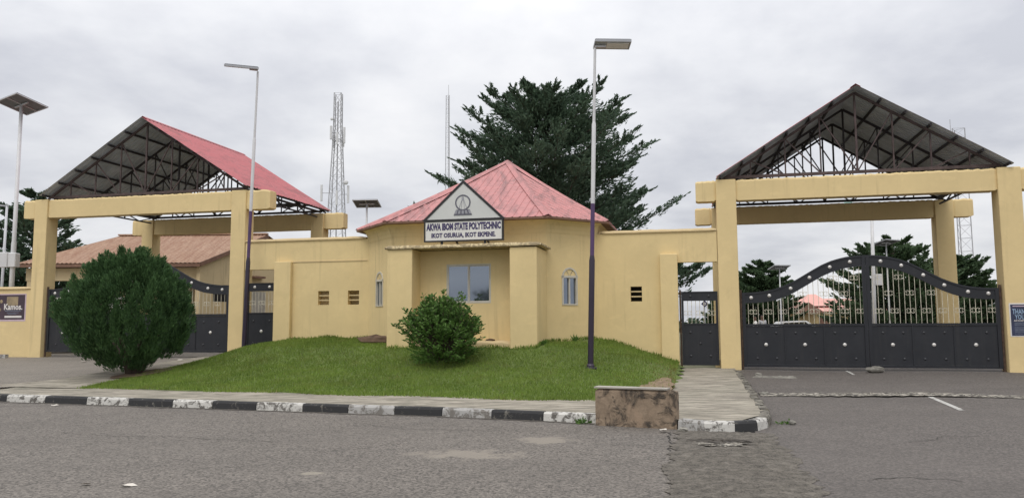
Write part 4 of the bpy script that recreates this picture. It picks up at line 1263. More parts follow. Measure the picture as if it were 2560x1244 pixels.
def old_patch():
    r = random.Random(3); vs = lin(-19, -10.42, 120); n = 26; V_ = []; F_ = []
    el = er = 0.0
    for i, v in enumerate(vs):
        el = el * .6 + r.uniform(-.06, .06); er = er * .6 + r.uniform(-.06, .06)
        a = 5.86 + el; b = float(np.interp(v, [-19, -14.6, -12.5, -10.4], [7.6, 7.32, 7.3, 7.2])) + er
        for k in range(n):
            t = k / (n - 1); rim = min(1, 6 * min(t, 1 - t))
            V_.append(W(a + (b - a) * t, v, .009 + rim * (r.uniform(0, .014) + .006)))
        if i:
            for k in range(n - 1): q = (i - 1) * n + k; F_.append((q, q + 1, q + n + 1, q + n))
    me = bpy.data.meshes.new('old_road_patch'); me.from_pydata(V_, [], F_); me.update(); me.polygons.foreach_set('use_smooth', [True] * len(F_))
    o = link('old_road_patch', me, M_patch); o['kind'] = 'structure'
old_patch()
def drain_mat():
    m, nt, b = newmat('broken_drain_edge'); v = geomap(nt)
    f = ramp2(nt, noise(nt, v, 9, 6, .7, .4), .46, .58)
    nt.links.new(mix(nt, f, (.075, .068, .058), (.36, .33, .28)), b.inputs['Base Color']); b.inputs['Roughness'].default_value = .95
    bump(nt, b, noise(nt, v, 16, 5, .7), .8, .03); return m
M_drainm = drain_mat()
M_soilp = simple('trodden_pale_soil', (.21, .15, .095), .95, .3, 6, bscale=20, bstr=.5)
M_dirt = simple('dark_damp_dirt', (.055, .047, .038), .95, .45, 9, bscale=24, bstr=.7)
ragged_sheet('pothole', [(6.05, -11.35), (6.3, -11.22), (6.7, -11.18), (6.95, -11.35), (6.6, -11.42), (6.4, -11.62), (6.2, -11.45)], .026, M_dirt, .06, 7, 9)
ragged_sheet('pothole_rim', [(6.15, -11.66), (6.4, -11.72), (6.7, -11.55), (6.85, -11.6), (6.6, -11.85), (6.3, -11.85)], .030, M_drainm, .06, 7, 19)
ragged_sheet('bare_soil', [(4.55, -8.0), (5.0, -7.9), (5.72, -8.0), (5.74, -6.6), (5.74, -4.6), (5.5, -4.2), (5.2, -5.6), (4.8, -6.9)], 0, M_soilp, .07, 5, 17, zf=lambda u, v: z_lawn(u, v) + .02)
# broken drain slot across the right drive
dr = [(7.45, -5.35), (9, -5.15), (10.8, -4.85), (12.5, -5.15), (15.5, -6.2)]
def drain_strip():
    r = random.Random(5); vs = []; fs = []; n = 60
    for i in range(n + 1):
        u = 7.45 + 8.2 * i / n; v = float(np.interp(u, [p[0] for p in dr], [p[1] for p in dr])); w = .30 * (1 - .35 * i / n)
        for k, s in enumerate((-1, -.3, .3, 1)):
            vs.append(W(u, v + s * w + r.uniform(-.07, .07), z_driveR(v + s * w) + .02 + (r.uniform(.0, .035) if k in (1, 2) else 0)))
        if i:
            for k in range(3): a = (i - 1) * 4 + k; fs.append((a, a + 4, a + 5, a + 1))
    me = bpy.data.meshes.new('drain_strip'); me.from_pydata(vs, [], fs); me.update()
    o = link('drain_strip', me, M_drainm); o['kind'] = 'structure'
drain_strip()
def strip_sheet(name, pts, w0, w1, dz, mat, seed, zf=lambda u, v: 0.0, step=.06, wob=.03):
    """narrow ragged strip laid on the surface along a line of u,v points"""
    r = random.Random(seed); P = []
    for a, b in zip(pts[:-1], pts[1:]):
        n = max(2, int(math.hypot(b[0] - a[0], b[1] - a[1]) / step))
        P += [(a[0] + (b[0] - a[0]) * k / n, a[1] + (b[1] - a[1]) * k / n) for k in range(n)]
    P.append(pts[-1]); vs = []; fs = []; d = 0.0
    for i, (u, v) in enumerate(P):
        q = P[min(i + 1, len(P) - 1)]; p = P[max(i - 1, 0)]; dx, dy = q[0] - p[0], q[1] - p[1]; L = math.hypot(dx, dy) + 1e-9; nx, ny = -dy / L, dx / L
        d = d * .8 + r.uniform(-wob, wob); w = r.uniform(w0, w1)
        for sg_ in (-1, 1):
            uu, vv = u + nx * (d + sg_ * w / 2), v + ny * (d + sg_ * w / 2); vs.append(W(uu, vv, zf(uu, vv) + dz))
        if i: k = i * 2; fs.append((k - 2, k, k + 1, k - 1))
    me = bpy.data.meshes.new(name); me.from_pydata(vs, [], fs); me.update(); o = link(name, me, mat); o['kind'] = 'structure'
M_grit = asphalt('gutter_grit', (.095, .083, .068), .9)
strip_sheet('gutter_dirt', [(u, vk(u) - .05) for u in lin(-11, 4.6, 30)], .06, .17, .006, M_grit, 2)
M_crack = simple('road_crack_dirt', (.035, .032, .028), .95, .3, 20)
strip_sheet('road_crack', [(5.82, -10.5), (5.78, -11.4), (5.84, -12.2)], .008, .03, .007, M_crack, 4)
strip_sheet('road_crack', [(7.9, -13.6), (8.3, -13.45), (8.75, -13.5)], .006, .02, .010, M_crack, 5)
strip_sheet('road_crack', [(8.9, -10.9), (9.3, -10.6), (9.5, -10.3), (10.2, -10.2)], .006, .018, .012, M_crack, 6, zf=lambda u, v: z_driveR(v))
strip_sheet('road_crack', [(-3.2, -12.2), (-1.9, -12.4), (-.8, -12.3), (.6, -12.5)], .005, .016, .006, M_crack, 7)
strip_sheet('road_crack', [(1.2, -10.6), (2.0, -10.9), (3.2, -10.8)], .005, .014, .006, M_crack, 8)
M_mark = chipped('worn_road_paint', (.46, .45, .42), (.13, .12, .11), .42)
def road_mark(u0, v0, u1, v1, w, label):
    d = Vector((u1 - u0, v1 - v0)); d.normalize(); n = Vector((-d.y, d.x)) * w / 2
    q = [(u0 - n.x, v0 - n.y), (u0 + n.x, v0 + n.y), (u1 + n.x, v1 + n.y), (u1 - n.x, v1 - n.y)]; vs = []; fs = []
    for i in range(9):
        t = i / 8
        for a, b in ((q[0], q[3]), (q[1], q[2])):
            u = a[0] + (b[0] - a[0]) * t; v = a[1] + (b[1] - a[1]) * t; vs.append(W(u, v, z_driveR(v) + .012 * math.sin(u * 1.1) + .007))
        if i: k = i * 2; fs.append((k - 2, k - 1, k + 1, k))
    me = bpy.data.meshes.new('road_marking'); me.from_pydata(vs, [], fs); me.update(); o = link('road_marking', me, M_mark); o['kind'] = 'structure'
road_mark(10.66, -7.2, 10.72, -4.95, .10, '')
road_mark(10.1, -.9, 10.12, .25, .07, '')
def rock(name, label, cat, base, size, mat, seed, group=None):
    r = random.Random(seed); mb = MB(); n, m = 9, 6; vs = []; fs = []
    for i in range(m + 1):
        t = math.pi * i / m
        for k in range(n):
            a = 6.283 * k / n; q = 1 + r.uniform(-.22, .22)
            x, y, z = math.sin(t) * math.cos(a), math.sin(t) * math.sin(a), math.cos(t)
            mx = max(abs(x), abs(y), abs(z)); s = (.6 + .4 / mx) * q
            vs.append((x * s * size[0] / 2, y * s * size[1] / 2, (z * s * .5 + .42) * size[2]))
    for i in range(m):
        for k in range(n): k2 = (k + 1) % n; fs.append((i * n + k, i * n + n + k, i * n + n + k2, i * n + k2))
    mb.add(vs, fs); o = link(name, mb.mesh(name), mat); o.location = W(*base); o.rotation_euler = (0, 0, -A + r.uniform(-.2, .2))
    return tag(o, label, cat, group)
rock('stone_block', 'grey stone block stopping the right driveway gate at its middle', 'stone', (10.72, -.30, z_driveR(-.3)), (.42, .26, .17), M_stone, 4)
def debris_field():
    """broken grate slab left of the right gate"""
    g = fthing('broken_slab', 'broken concrete drain cover lying by the foot of the right canopy pillar', 'slab', (8.1, -1.75, .22))
    part('slab', rough_beam(7.55, 8.62, -1.95, -1.62, z_driveR(-1.8) - .02, z_driveR(-1.8) + .035, 14, 31, .014), M_stone, g)
debris_field()
rubble = [((7.75, -1.4, .22), (.18, .12, .09)), ((14.6, -.5, .26), (.3, .2, .14)), ((14.15, -.62, .25), (.16, .12, .08)), ((7.62, -9.4, .02), (.12, .1, .07)), ((5.98, -10.42, .0), (.14, .1, .07)), ((7.55, -5.5, .09), (.16, .13, .1))]
RL = ['small grey rubble piece beside the broken drain cover', 'largest grey rubble piece at the foot of the poster pillar', 'smaller grey rubble piece at the foot of the poster pillar', 'small grey rubble piece against the walkway corner kerb', 'small grey rubble piece at the right end of the tan block', 'small grey rubble piece at the near end of the broken drain line']
for k, (b, s) in enumerate(rubble): rock('rubble', RL[k], 'rubble', b, s, M_stone, 50 + k, 'rubble pieces')
M_litter = simple('pale_litter', (.56, .52, .46), .8, .15, 9); M_deadleaf = simple('dead_leaf', (.20, .15, .09), .8, .3, 9)
def litter(label, u, v, z, s, mat, seed):
    r = random.Random(seed); n = 7; vs = [(0, 0, .012)] + [(s * math.cos(6.283 * k / n) * r.uniform(.6, 1.2), .55 * s * math.sin(6.283 * k / n) * r.uniform(.6, 1.2), r.uniform(.002, .03)) for k in range(n)]
    mb = MB().add(vs, [(0, 1 + k, 1 + (k + 1) % n) for k in range(n)]); o = link('litter', mb.mesh('litter'), mat); o.location = W(u, v, z); o.rotation_euler = (0, 0, r.uniform(0, 6))
    tag(o, label, 'litter', 'litter scraps')
litter('pale paper scrap at the foot of the kerb on the left', -6.26, -9.0, .004, .09, M_litter, 1)
litter('pale dry leaf on the road in the left foreground', .65, -15.4, .004, .075, M_litter, 2)
litter('brown dead leaf on the road left of the pale leaf', .2, -15.45, .004, .06, M_deadleaf, 3)
litter('white scrap on the left driveway beside the round shrub', -12.2, -1.6, .47, .13, M_litter, 4)
litter('pale scrap on the left path right of the round shrub', -8.6, -1.9, .55, .12, M_litter, 5)
litter('pale scrap by the tan block on the road', 5.7, -10.55, .03, .09, M_litter, 6)

# ------------------------------------------------------------------ lamp posts
def allinone(label, base, top, head_dir, head_len, group):
    """stepped pole, dark below and white above, with one flat solar lamp head"""
    t = thing('street_lamp', label, 'street lamp', base, group=group)
    T = Vector(top) - Vector(base)
    def P(f): return T * f
    part('pole_base', MB().box(-.13, .13, -.13, .13, -.03, .02).tube([P(0), P(.0125)], [.11, .075], 10), M_polek, t, True)
    part('pole_lower', MB().tube([P(.01), P(.2), P(.325), P(.34)], [.068, .068, .068, .05], 12, caps=False), M_polek, t, True)
    part('pole_middle', MB().tube([P(.34), P(.5)], [.05, .05], 12, caps=False), M_polep, t, True)
    part('pole_upper', MB().tube([P(.5), P(.75), P(.757)], [.05, .05, .036], 12, caps=False), M_polew, t, True)
    part('pole_top', MB().tube([P(.757), P(.995)], [.036, .032], 12, caps=False), M_polew, t, True)
    hd = Vector((head_dir[0], head_dir[1], 0)).normalized(); up = Vector((0, 0, 1)); sd_ = hd.cross(up)
    c = P(1) + up * .06
    def obx(a, b, w, z0, z1, tilt=.0):
        vs = []
        for z in (z0, z1):
            for x, y in ((a, -w), (b, -w), (b, w), (a, w)): vs.append(tuple(c + hd * x + sd_ * y + up * (z + tilt * y)))
        return MB().add(vs, [(0, 3, 2, 1), (4, 5, 6, 7), (0, 1, 5, 4), (1, 2, 6, 5), (2, 3, 7, 6), (3, 0, 4, 7)])
    hdp = part('lamp_head', obx(-.02, head_len, .16, -.03, .035, .25), M_lampgrey, t)
    part('solar_panel', obx(.0, head_len - .02, .145, .037, .05, .25), M_panel, hdp)
    part('lens', obx(.28, head_len - .05, .11, -.04, -.031, .25), M_led, hdp)
    part('arm', MB().bar(c + hd * .0 - up * .06, c + hd * .26 - up * .055, .045), M_polew, t)
    return t
z0 = z_lawn(3.83, -4.14)
allinone('tall lamp pole on the lawn right of the gatehouse, purple below and white above', (*W(3.83, -4.14)[:2], z0), (2.03, 18.3, 8.22), (1, 0.05), .86, 'flat-headed solar street lamps')
allinone('tall lamp pole beside the left canopy pillar, purple below and white above', (*W(-7.42, -.45)[:2], z_pathL(-.45)), (-8.13, 24.4, 9.70), (-1, -.35), 1.02, 'flat-headed solar street lamps')

def solar_lamp(label, base, height, pw, pd, tilt, yaw, r, group, box_z=None, lamp=True, lean=(0, 0)):
    t = thing('solar_lamp', label, 'solar lamp', base, group=group)
    T = Vector((lean[0], lean[1], height))
    part('pole', MB().tube([(0, 0, 0), T * .45, T * .46, T], [r, r * .95, r * .8, r * .7], 10), M_polew, t, True)
    cy, sy, ct, st = math.cos(yaw), math.sin(yaw), math.cos(tilt), math.sin(tilt)
    def tp(x, y, z):
        y2, z2 = y * ct - z * st, y * st + z * ct
        return (T.x + x * cy - y2 * sy, T.y + x * sy + y2 * cy, T.z + z2)
    def bx(x0, x1, y0, y1, z0_, z1_):
        vs = [tp(x, y, z) for z in (z0_, z1_) for x, y in ((x0, y0), (x1, y0), (x1, y1), (x0, y1))]
        return MB().add(vs, [(0, 3, 2, 1), (4, 5, 6, 7), (0, 1, 5, 4), (1, 2, 6, 5), (2, 3, 7, 6), (3, 0, 4, 7)])
    p = part('solar_panel', bx(-pw / 2, pw / 2, -pd / 2, pd / 2, .06, .075), M_panelb, t)
    part('cells', bx(-pw / 2 + .03, pw / 2 - .03, -pd / 2 + .03, pd / 2 - .03, .076, .084), M_panel, p)
    f = MB()
    for q in ((-pw / 2, pw / 2, -pd / 2, -pd / 2 + .04), (-pw / 2, pw / 2, pd / 2 - .04, pd / 2), (-pw / 2, -pw / 2 + .04, -pd / 2 + .04, pd / 2 - .04), (pw / 2 - .04, pw / 2, -pd / 2 + .04, pd / 2 - .04), (-.02, .02, -pd / 2 + .04, pd / 2 - .04)):
        b = bx(*q, .03, .059); f.add(b.v, b.f)
    part('panel_frame', f, M_galv, p)
    part('bracket', MB().bar(tp(-pw * .3, 0, .02), tp(pw * .3, 0, .02), .05), M_galv, p)
    if box_z:
        part('battery_box', MB().bbox(-.52, -.10, -.17, .17, box_z, box_z + .52, .02), M_polew, t)
        part('junction_box', MB().bbox(-.11, .17, -.14, .14, box_z + .01, box_z + .50, .02), M_polew, t)
    return t
solar_lamp('solar lamp with large panel and battery boxes behind the far left wall', (-17.72, 27.6, .4), 9.10, 1.75, 1.1, math.radians(-15), math.radians(-36), .085, 'panel-topped solar lamps', 3.25, lean=(.0, 0))
solar_lamp('solar lamp standing behind the wall just left of the gatehouse roof', (-6.38, 34, .3), 6.5, 1.12, .8, math.radians(-16), math.radians(-4), .06, 'panel-topped solar lamps')
solar_lamp('solar lamp in front of the small tree seen left through the right gate', (15.45, 45, .2), 4.45, 1.05, .8, math.radians(-14), math.radians(10), .05, 'panel-topped solar lamps')
solar_lamp('tiny far solar lamp above the small tree seen through the right gate', (22.4, 70, .2), 6.6, .8, .6, math.radians(-14), math.radians(10), .06, 'panel-topped solar lamps')
solar_lamp('solar lamp beside the crown of the middle tree through the right gate', (21.2, 44, .2), 5.75, 1.35, 1.0, math.radians(-14), math.radians(30), .05, 'panel-topped solar lamps')
def cobra(label, base, h, arm, r):
    t = thing('street_lamp', label, 'street lamp', base)
    part('pole', MB().tube([(0, 0, 0), (.08, 0, h * .5), (.15, 0, h)], [r, r * .85, r * .6], 10), M_polew, t, True)
    part('arm', MB().tube([(.15, 0, h - .05), (.15 + arm * .6, 0, h + .12), (.15 + arm, 0, h + .12)], [.035, .03, .028], 8), M_polew, t, True)
    part('lamp_head', MB().tube([(.15 + arm - .05, 0, h + .10), (.15 + arm + (.12 if arm > 0 else -.12), 0, h + .13), (.15 + arm * 1.35, 0, h + .11), (.15 + arm * 1.55, 0, h + .06)], [.04, .10, .11, .03], 10), M_teal, t, True)
    part('junction_box', MB().bbox(.12, .42, -.12, .12, 2.85, 3.3, .02), M_polew, t)
    return t
cobra('white lamp pole with teal lamp head seen through the right gate', (14.75, 32, .2), 6.15, -.75, .095)
tl = thing('street_lamp', 'thin grey lamp pole with short arm before the far left tree', 'street lamp', (-22.6, 34.5, .2))
part('pole', MB().tube([(0, 0, 0), (.05, 0, 6.7)], [.07, .05], 8), M_galv, tl, True); part('arm', MB().bar((.1, 0, 6.68), (-.9, 0, 6.85), .07), M_lampgrey, tl)

ds = thing('sign_post', 'small blue diamond sign on a thin post beyond the right pedestrian gate', 'sign', (10.82, 44, .2))
part('post', MB().tube([(0, 0, 0), (0, 0, 2.5)], .025, 6), M_galv, ds)
part('plate', MB().prism([(-.2, 2.4), (0, 2.2), (.2, 2.4), (0, 2.6)], -.05, -.03), M_letter, ds)
part('plate_centre', ring_mb((0, 2.4), .03, .08, -.056, -.051, 12), M_white, ds)
# ------------------------------------------------------------------ towers
def lattice(label, base, h, w0, w1, legs, nb, lr, br, cat='tower', h0=0):
    t = thing('telecom_tower' if cat == 'tower' else 'radio_mast', label, cat, base)
    def cn(k, f): 
        w = float(np.interp(f, [p[0] for p in w0], [p[1] for p in w0])) if isinstance(w0, list) else w0 + (w1 - w0) * f; a = math.radians(45 + 360 * k / legs) if legs == 4 else math.radians(80 + 120 * k)
        rr = w / math.sqrt(2) if legs == 4 else w / math.sqrt(3); return Vector((rr * math.cos(a), rr * math.sin(a), f * h))
    for k in range(legs): part('leg', MB().tube([cn(k, q) for q in (0, .5, .75, .86, 1)], lr, 5), M_tower, t)
    b = MB()
    fsq = [0]; 
    for i in range(nb): fsq.append(fsq[-1] + (1.0 / nb) * (1.25 - .5 * i / nb))
    fsq = [x / fsq[-1] for x in fsq]
    for i in range(nb):
        for k in range(legs):
            k2 = (k + 1) % legs
            b.bar(cn(k, fsq[i]), cn(k2, fsq[i + 1]), br); b.bar(cn(k2, fsq[i]), cn(k, fsq[i + 1]), br) if legs == 4 else None
            b.bar(cn(k, fsq[i + 1]), cn(k2, fsq[i + 1]), br)
    bo = part('bracing', b, M_tower, t)
    return t
tw = lattice('tall lattice telecom tower hung with antennas behind the left wall', (-34.0, 150, 0), 46.6, [(0, 4.3), (.5, 2.7), (.75, 1.75), (.86, 1.4), (1, 1.35)], 1.4, 4, 17, .10, .045)
def panel_ant(x, y, z, h): 
    part('panel_antenna', MB().bbox(x - .2, x + .2, y - .15, y + .15, z, z + h, .03), M_antenna, tw); part('antenna_bracket', MB().bar((x, y, z + h * .5), (x * .35, y * .35, z + h * .5), .09), M_tower, tw)
for x, y, z, h in ((-1.2, -.6, 37.4, 2.6), (1.35, -.4, 36.6, 3.2), (.15, -1.2, 36.2, 2.4), (-2.9, -.4, 25.2, 3.2), (2.3, -.5, 24.8, 3.4), (.3, -1.4, 24.3, 2.8), (-.9, 1.0, 36.0, 2.6), (.9, .9, 36.2, 2.4)): panel_ant(x, y, z, h)
for x, y, z, r in ((1.9, -.9, 28.8, .5), (-.9, -1.3, 41.2, .32), (-.4, -1.9, 20.8, .42)):
    part('dish_antenna', MB().dome((x, y, z), r, 14, 4, .45), M_antenna, tw, True); part('dish_bracket', MB().bar((x, y, z), (x * .5, y * .5 + .3, z - .1), .1), M_tower, tw)
part('cable_ladder', MB().box(-.12, .12, -.2, -.1, 3, 45), M_tower, tw)
part('mounting_ring', MB().box(-1.3, 1.3, -1.0, -.9, 37.2, 37.35), M_tower, tw); part('mounting_ring', MB().box(-1.3, 1.3, .9, 1.0, 37.2, 37.35), M_tower, tw)
m2 = lattice('slender guyed mast rising left of the big tree', (-9.95, 120, 0), 37.2, .95, .5, 3, 40, .05, .014, 'mast')
part('lightning_rod', MB().tube([(.1, 0, 37.2), (.1, 0, 38.9)], .03, 5), M_tower, m2)
m3 = lattice('three-legged lattice mast behind the right canopy roof', (40.75, 70, 0), 19.0, 1.25, 1.05, 3, 17, .045, .022, 'mast')
part('lightning_rod', MB().tube([(-.55, .1, 18.8), (-.55, .1, 19.9)], .025, 5), M_tower, m3)

# ------------------------------------------------------------------ background buildings
def left_building():
    b = thing('campus_building', 'long low building with rusty hipped roof behind the left gate', 'building', (-16.5, 37, .3), 0)
    # local frame: x right, y back, origin centre front; front eave on y=-2
    ze, zr = 4.05, 5.75
    x0, x1 = -5.85, 2.45
    def quad_sheet(P0, P1, Q0, Q1, n, nm):
        """ribbed sheet between eave P0-P1 and ridge Q0-Q1"""
        mb = MB(); P0, P1, Q0, Q1 = map(Vector, (P0, P1, Q0, Q1)); vs = []; fs = []; N = n * 4
        nrm = (P1 - P0).cross(Q0 - P0).normalized()
        if nrm.z < 0: nrm = -nrm
        for i in range(N + 1):
            t = i / N; h = (0, 0, .03, .03)[i % 4]
            vs += [tuple(P0.lerp(P1, t) + nrm * h), tuple(Q0.lerp(Q1, t) + nrm * h)]
            if i: k = i * 2; fs.append((k - 2, k, k + 1, k - 1))
        mb.add(vs, fs); return part(nm, mb, M_rustroof, b)
    # front slope, hip at the left, gable at the right with deep verge
    rf = quad_sheet((x0, -2.0, ze), (x1, -2.0, ze), (x0 + 2.6, 2.2, zr), (x1 + 1.7, 2.2, zr + .03), 42, 'roof_slope')
    quad_sheet((x0, 6.4, ze), (x0, -2.0, ze), (x0 + 2.6, 2.2, zr), (x0 + 2.6, 2.2, zr), 30, 'roof_slope')
    quad_sheet((x1 + 3.4, 6.4, ze), (x0, 6.4, ze), (x1 + 1.7, 2.2, zr + .03), (x0 + 2.6, 2.2, zr), 42, 'roof_slope')
    part('ridge_cap', MB().bar((x0 + 2.5, 2.2, zr + .05), (x1 + 1.7, 2.2, zr + .08), .3, .07), M_rustroof, b)
    part('fascia', MB().box(x0, x1, -1.98, -1.92, ze - .16, ze - .02), M_wood, b)
    vg = MB(); vg.bar((x1 + .02, -1.98, ze - .06), (x1 + 1.72, 2.2, zr - .06), .05, .18); part('bargeboard', vg, M_wood, b)
    # verandah: beam, with near-black ceiling and door panels, shade put into the colour
    part('verandah_beam', MB().box(x0 + .25, x1 - .05, -1.6, -1.3, ze - .75, ze - .18), M_yeld, b)
    part('wall', MB().box(x0 + .6, x1 - .1, 1.2, 1.4, -.2, ze - .1), M_yeld, b)
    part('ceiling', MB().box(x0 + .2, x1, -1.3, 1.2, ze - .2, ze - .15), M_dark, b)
    for x in (x0 + .3, x0 + 3.0, x1 - .35): part('verandah_post', MB().box(x, x + .3, -1.58, -1.32, -.2, ze - .752), M_yeld, b)
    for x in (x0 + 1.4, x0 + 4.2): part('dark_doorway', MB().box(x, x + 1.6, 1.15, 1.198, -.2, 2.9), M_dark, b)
    # gable end wall on the right side
    ex, ey = 1.7 / 4.531, 4.2 / 4.531; nx, ny = ey, -ex
    def gp(s_, d, z): return (x1 + .02 + ex * s_ - nx * d, -1.98 + ey * s_ - ny * d, z)
    def gpoly(pts, d0, d1):
        n = len(pts); vs = [gp(a, d0, z) for a, z in pts] + [gp(a, d1, z) for a, z in pts]
        return MB().add(vs, [tuple(range(n)), tuple(range(2 * n - 1, n - 1, -1))] + [(k, k + n, (k + 1) % n + n, (k + 1) % n) for k in range(n)])
    LG = 4.531
    part('gable_wall', gpoly([(.15, -.2), (2 * LG - .1, -.2), (2 * LG - .1, ze - .1), (LG, zr - .1), (.15, ze - .05)], .16, .36), M_yeld, b)
    part('gable_shade_panel', gpoly([(1.0, 2.35), (3.4, 2.35), (3.4, 2.95), (1.0, 2.95)], .15, .158), M_dark, b)  # flat near-black panel above the door; shadow put into the colour, nothing cut
    part('gable_panel', gpoly([(3.6, 1.0), (4.6, 1.0), (4.6, 2.9), (3.6, 2.9)], .14, .158), M_conc, b)
    part('side_door', gpoly([(1.1, -.2), (3.3, -.2), (3.3, 2.3), (1.1, 2.3)], .14, .158), M_yel2, b)
    part('bracket_shelf', gpoly([(3.5, 3.55), (4.3, 3.55), (4.3, 3.65), (3.5, 3.65)], -.1, .158), M_wood, b)
    part('annex_wall', MB().box(x1 + 2.6, x1 + 9.5, 5.0, 5.2, -.2, 4.0), M_yeld, b)
    part('annex_panel', MB().box(x1 + 4.2, x1 + 5.6, 4.95, 4.998, .9, 2.9), M_conc, b)
    return b
left_building()
def van():
    t = thing('van', 'white van parked behind the left gate by the banner wall', 'van', (-17.1, 30.9, .52), math.radians(8))
    # side profile in x,z extruded over y
    side = [(-2.3, .35), (2.35, .35), (2.45, .95), (2.15, 1.35), (1.55, 2.12), (1.35, 2.22), (-2.2, 2.24), (-2.35, 2.1)]
    part('body', MB().prism(side, -.85, .85), M_vanwhite, t)
    for a, b in ((-2.1, -1.15), (-1.05, -.1), (0.0, .75), (.85, 1.45)): part('window', MB().prism([(a, 1.35), (b, 1.35), (b - (.0 if b < 1 else .25), 2.0), (a, 2.0)], -.872, -.852), M_glassd, t)
    ws = MB().add([(2.13, -.78, 1.40), (2.13, .78, 1.40), (1.60, .70, 2.07), (1.60, -.70, 2.07)], [(0, 1, 2, 3)]); ws.v = [(x + .02, y, z + .015) for x, y, z in ws.v]; part('windscreen', ws, M_glassd, t)
    for x in (-1.45, 1.5):
        for y in (-.80, .80):
            w = part('wheel', MB().tube([(x, y - .1, .34), (x, y + .1, .34)], .34, 16), M_rubber, t, False); part('rim', MB().tube([(x, y - .115, .34), (x, y + .115, .34)], .19, 12), M_galv, w)
    for y in (-.6, .6): part('headlight', MB().box(2.40, 2.46, y - .15, y + .15, .72, .9), M_led, t)
    part('bumper', MB().bbox(2.36, 2.52, -.84, .84, .33, .55, .02), M_rubber, t)
van()
def far_building():
    b = thing('far_building', 'low yellow building with pink gabled roof far beyond the right gate', 'building', (29.2, 72, 0), math.radians(-6))
    part('wall', MB().box(-3.6, 5.2, 0, 7, 0, 2.55), M_yel, b)
    mb = MB().add([(-4.0, -.5, 2.5), (5.6, -.5, 2.5), (3.0, 3.5, 3.75), (-2.2, 3.5, 3.75), (5.6, 7.5, 2.5), (-4.0, 7.5, 2.5)], [(0, 1, 2, 3), (1, 4, 2), (4, 5, 3, 2), (5, 0, 3)]); r = part('roof', mb, M_pinkfar, b)
    part('roof_lantern', MB().add([(-2.3, .5, 3.0), (.6, .5, 3.0), (-.5, 2.6, 4.15), (-1.2, 2.6, 4.15), (.6, 4.7, 3.0), (-2.3, 4.7, 3.0)], [(0, 1, 2, 3), (1, 4, 2), (4, 5, 3, 2), (5, 0, 3)]), M_pinkfar, r)
    part('porch_roof', MB().add([(-3.6, -3.0, 2.3), (-1.2, -3.0, 2.3), (-2.6, -3.0, 3.25), (-2.6, .6, 3.25), (-1.2, .6, 2.3), (-3.6, .6, 2.3)], [(0, 1, 2), (1, 4, 3, 2), (0, 2, 3, 5)]), M_wood, r)
    for x in (.0, 1.6, 3.4): w = part('window', MB().box(x, x + .9, -.03, .05, 1.0, 2.0), M_glassd, b); part('sill', MB().box(x - .05, x + .95, -.08, -.031, .93, .995), M_conc, w)
    part('door', MB().box(-1.0, -.1, -.03, .05, 0, 2.1), M_wood, b)
M_pinkfar = roof_paint('far_pink_roof', (.62, .32, .27), (.4, .2, .16), .3)
far_building()
def car():
    t = thing('car', 'white car parked under the trees seen through the right gate', 'car', (16.3, 46.5, .18), math.radians(175))
    side = [(-2.1, .3), (2.1, .3), (2.15, .7), (1.9, .86), (1.0, .95), (.45, 1.4), (-.9, 1.45), (-1.6, 1.0), (-2.1, .92)]
    part('body', MB().prism(side, -.8, .8), M_vanwhite, t)
    for s in (-.815, .803): part('side_window', MB().prism([(-1.35, 1.0), (.8, 1.0), (.38, 1.33), (-.85, 1.38)], s, s + .012), M_glassd, t)
    for x in (-1.3, 1.3):
        for y in (-.75, .75): w = part('wheel', MB().tube([(x, y - .09, .31), (x, y + .09, .31)], .31, 14), M_rubber, t); part('rim', MB().tube([(x, y - .1, .31), (x, y + .1, .31)], .17, 10), M_galv, w)
    for y in (-.55, .55): part('headlight', MB().box(2.08, 2.16, y - .16, y + .16, .58, .74), M_led, t)
car()
